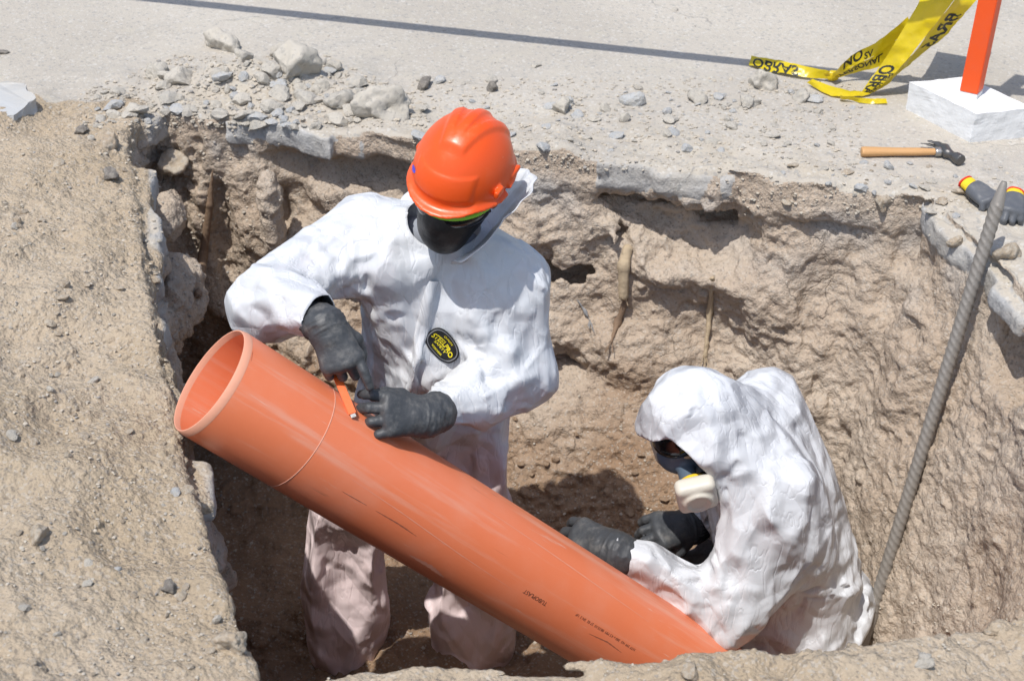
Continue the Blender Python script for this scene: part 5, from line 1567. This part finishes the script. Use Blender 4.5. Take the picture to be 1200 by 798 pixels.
def scatter(n, box_, pxr, m, label, group, meshes, name='rubble_stone', ok=None, seed=1, power=2.2):
    rr = random.Random(seed); k = 0; tries = 0
    while k < n and tries < n * 12:
        tries += 1
        u = rr.uniform(box_[0], box_[2]); v = rr.uniform(box_[1], box_[3])
        h, nr, d = wall_hit(u, v)
        if h is None or (ok and not ok(h, nr, u, v)): continue
        px = pxr[0] + (pxr[1] - pxr[0]) * rr.random() ** power
        o_ = place_stone(u, v, px, label, M[m if isinstance(m, str) else rr.choice(m)], rr.choice(meshes), group, name, rr=rr, at=(h, nr))
        k += 1; SCATTERED.append((px, u, v, o_))
on_top = lambda h, n, u, v: h[2] > -.05 and n[2] > .5
scatter(150, (110, 62, 430, 150), (7, 30), ['stone', 'stone', 'stone', 'stone_grey'], 'dusty pale stone in the rubble along the left far edge', 'stones of the left rubble', SMALL, ok=lambda h, n, u, v: on_top(h, n, u, v) and v > 74 - (u - 260) * .04 and abs(u - 290) < 60 + (v - 60) * 2.2, seed=1)
scatter(110, (480, 86, 1000, 190), (5, 22), ['stone', 'stone', 'stone_grey'], 'dusty stone in the thin rubble on the right far edge', 'stones of the right rubble', SMALL + FLAT, ok=lambda h, n, u, v: on_top(h, n, u, v) and v > 92 + (u - 480) * .02 and v < 165 + (u - 480) * .06, seed=2)
scatter(30, (850, 190, 1130, 260), (5, 18), ['stone', 'stone_brown', 'stone_grey'], 'loose crust fragment on the rim below the hammer', 'fragments on the right rim', SMALL + FLAT, ok=on_top, seed=3)
scatter(90, (5, 160, 290, 790), (5, 17), ['stone_brown', 'stone', 'stone_brown'], 'small clod on the surface of the spoil heap', 'clods on the spoil heap', SMALL, 'clod', ok=lambda h, n, u, v: h[2] > -.03, seed=4)
scatter(30, (600, 470, 800, 640), (5, 14), ['clod_damp'], 'damp brown clod at the foot of the far wall', 'clods in the trench', SMALL, 'clod', ok=lambda h, n, u, v: h[2] < -.4, seed=6)
# the larger scattered stones are told apart by what they lie beside
MARKS = [(185, 90, 'the round pale rock'), (262, 56, 'the broad brown rock at the back'), (346, 84, 'the largest rock of the rubble'), (287, 70, 'the small whitish chunk'),
         (374, 108, 'the dusty chunk ending the rubble pile'), (450, 132, 'the wide slab of broken crust'), (497, 102, 'the dark brown clod on the road'), (576, 106, 'the dark clod above the helmet'), (629, 78, 'the lone round pebble'),
         (895, 100, 'the pinkish rock by the tape'), (940, 116, 'the smooth pale rock by the tape'), (742, 122, 'the flat grey chunk'), (660, 130, 'the pale crust chunk right of the helmet'), (818, 118, 'the pale chunk left of the pinkish rock'),
         (545, 125, 'the orange helmet'), (1070, 178, 'the hammer'), (1035, 240, 'the brown clod on the rim'), (45, 628, 'the rough clod on the heap'), (98, 155, 'the half buried grey stone'), (198, 690, 'the dark pebble on the lower heap'),
         (207, 490, 'the mouth of the pipe'), (20, 140, 'the broken slab at the left border'), (268, 756, 'the big clod at the trench edge'), (690, 640, 'the glove on the pipe'), (800, 540, 'the dark goggles'), (327, 102, 'the bluish chip'), (212, 96, 'the long leaning rock')]
used = set()
for px, u, v, o_ in sorted(SCATTERED, key=lambda r: -r[0]):
    if px < 9: continue
    for mu, mv, nm in sorted(MARKS, key=lambda k_: (k_[0] - u) ** 2 + ((k_[1] - v) * 1.6) ** 2)[:2]:
        du, dv = u - mu, v - mv
        if math.hypot(du, dv) > 85: break
        side = ('right of' if du > 0 else 'left of') if abs(du) > abs(dv) * 1.4 else ('below' if dv > 0 else 'above')
        if (nm, side) in used: continue
        used.add((nm, side))
        kind = o_.material_slots[0].material.name.replace('_', ' ').replace('rubble stone', 'dusty pale stone').replace('grey chip', 'bluish grey stone')
        o_['label'] = ('larger ' if px > 15 else 'small ') + kind + ' just ' + side + ' ' + nm
        break
# a corner of lifted slab under the far end of the heap
def slab_chunk():
    q = [W(-60, 158, z=.0), W(20, 162, z=.0), W(46, 140, z=.0), W(30, 122, z=.0), W(-60, 118, z=0)]
    o = q[1]; root = thing('slab_chunk', 'broken grey concrete slab with earth on top at the left border', 'concrete slab', tuple(o))
    prism('slab', q, (0, .0, .07), M['stone_grey'], root, o, rough=.007)
slab_chunk()
# gravel nobody could count
def gravel():
    rr = np.random.default_rng(3); base = [mesh_arrays(stone_mesh(80 + i, .8, 5, 1)) for i in range(6)]
    base = [(v, f.reshape(-1, 3)) for v, f in base]
    VV, FF, off = [], [], 0
    zones = [((90, 66, 500, 150), 2600, (1.5, 7)), ((480, 92, 1010, 200), 2200, (1.5, 6)), ((840, 190, 1190, 250), 350, (1.5, 6)), ((0, 150, 300, 798), 1300, (1.5, 5.5)),
             ((0, 20, 1200, 170), 500, (1, 3)), ((560, 460, 820, 650), 150, (1.5, 5)), ((340, 700, 1200, 798), 500, (1.5, 5)), ((160, 160, 600, 480), 120, (1.5, 4)), ((600, 220, 1200, 700), 160, (1.2, 3.5)), ((0, 120, 260, 798), 700, (2, 6))]
    for (a, b, c, d), n, (p0, p1_) in zones:
        for _ in range(n):
            u, v = rr.uniform(a, c), rr.uniform(b, d)
            if n == 2600 and abs(u - 290) > 80 + (v - 60) * 2.4: continue
            h, nr, dd = wall_hit(u, v)
            if h is None: continue
            zd = h[1] * CP + (CAM_H - h[2]) * SP; r = (p0 + (p1_ - p0) * rr.random() ** 2.5) / 2 * zd / FPX
            bv_, bf_ = base[rr.integers(6)]; t = rr.uniform(0, 6.28); cs, sn = math.cos(t), math.sin(t)
            VV.append(bv_ @ np.array([[cs, sn, 0], [-sn, cs, 0], [0, 0, 1]]) * r * 1.1 + h + nr * r * .25); FF.append(bf_ + off); off += len(bv_)
    o = link('gravel', mesh_np('gravel', np.concatenate(VV), np.concatenate(FF), False), None, kind='stuff')
    k = NT('gravel_mix')
    ge = k.n('ShaderNodeNewGeometry')
    c = k.mix(ge.outputs['Random Per Island'], (0.48, 0.42, 0.335), (0.40, 0.365, 0.31))
    k2 = k.ramp(ge.outputs['Random Per Island'], .92, .95)
    c = k.mix(k2, c, (.30, .28, .255))
    o.data.materials.append(k.done(c, .95, None, .1))
gravel()
print('done', time.time() - T0)
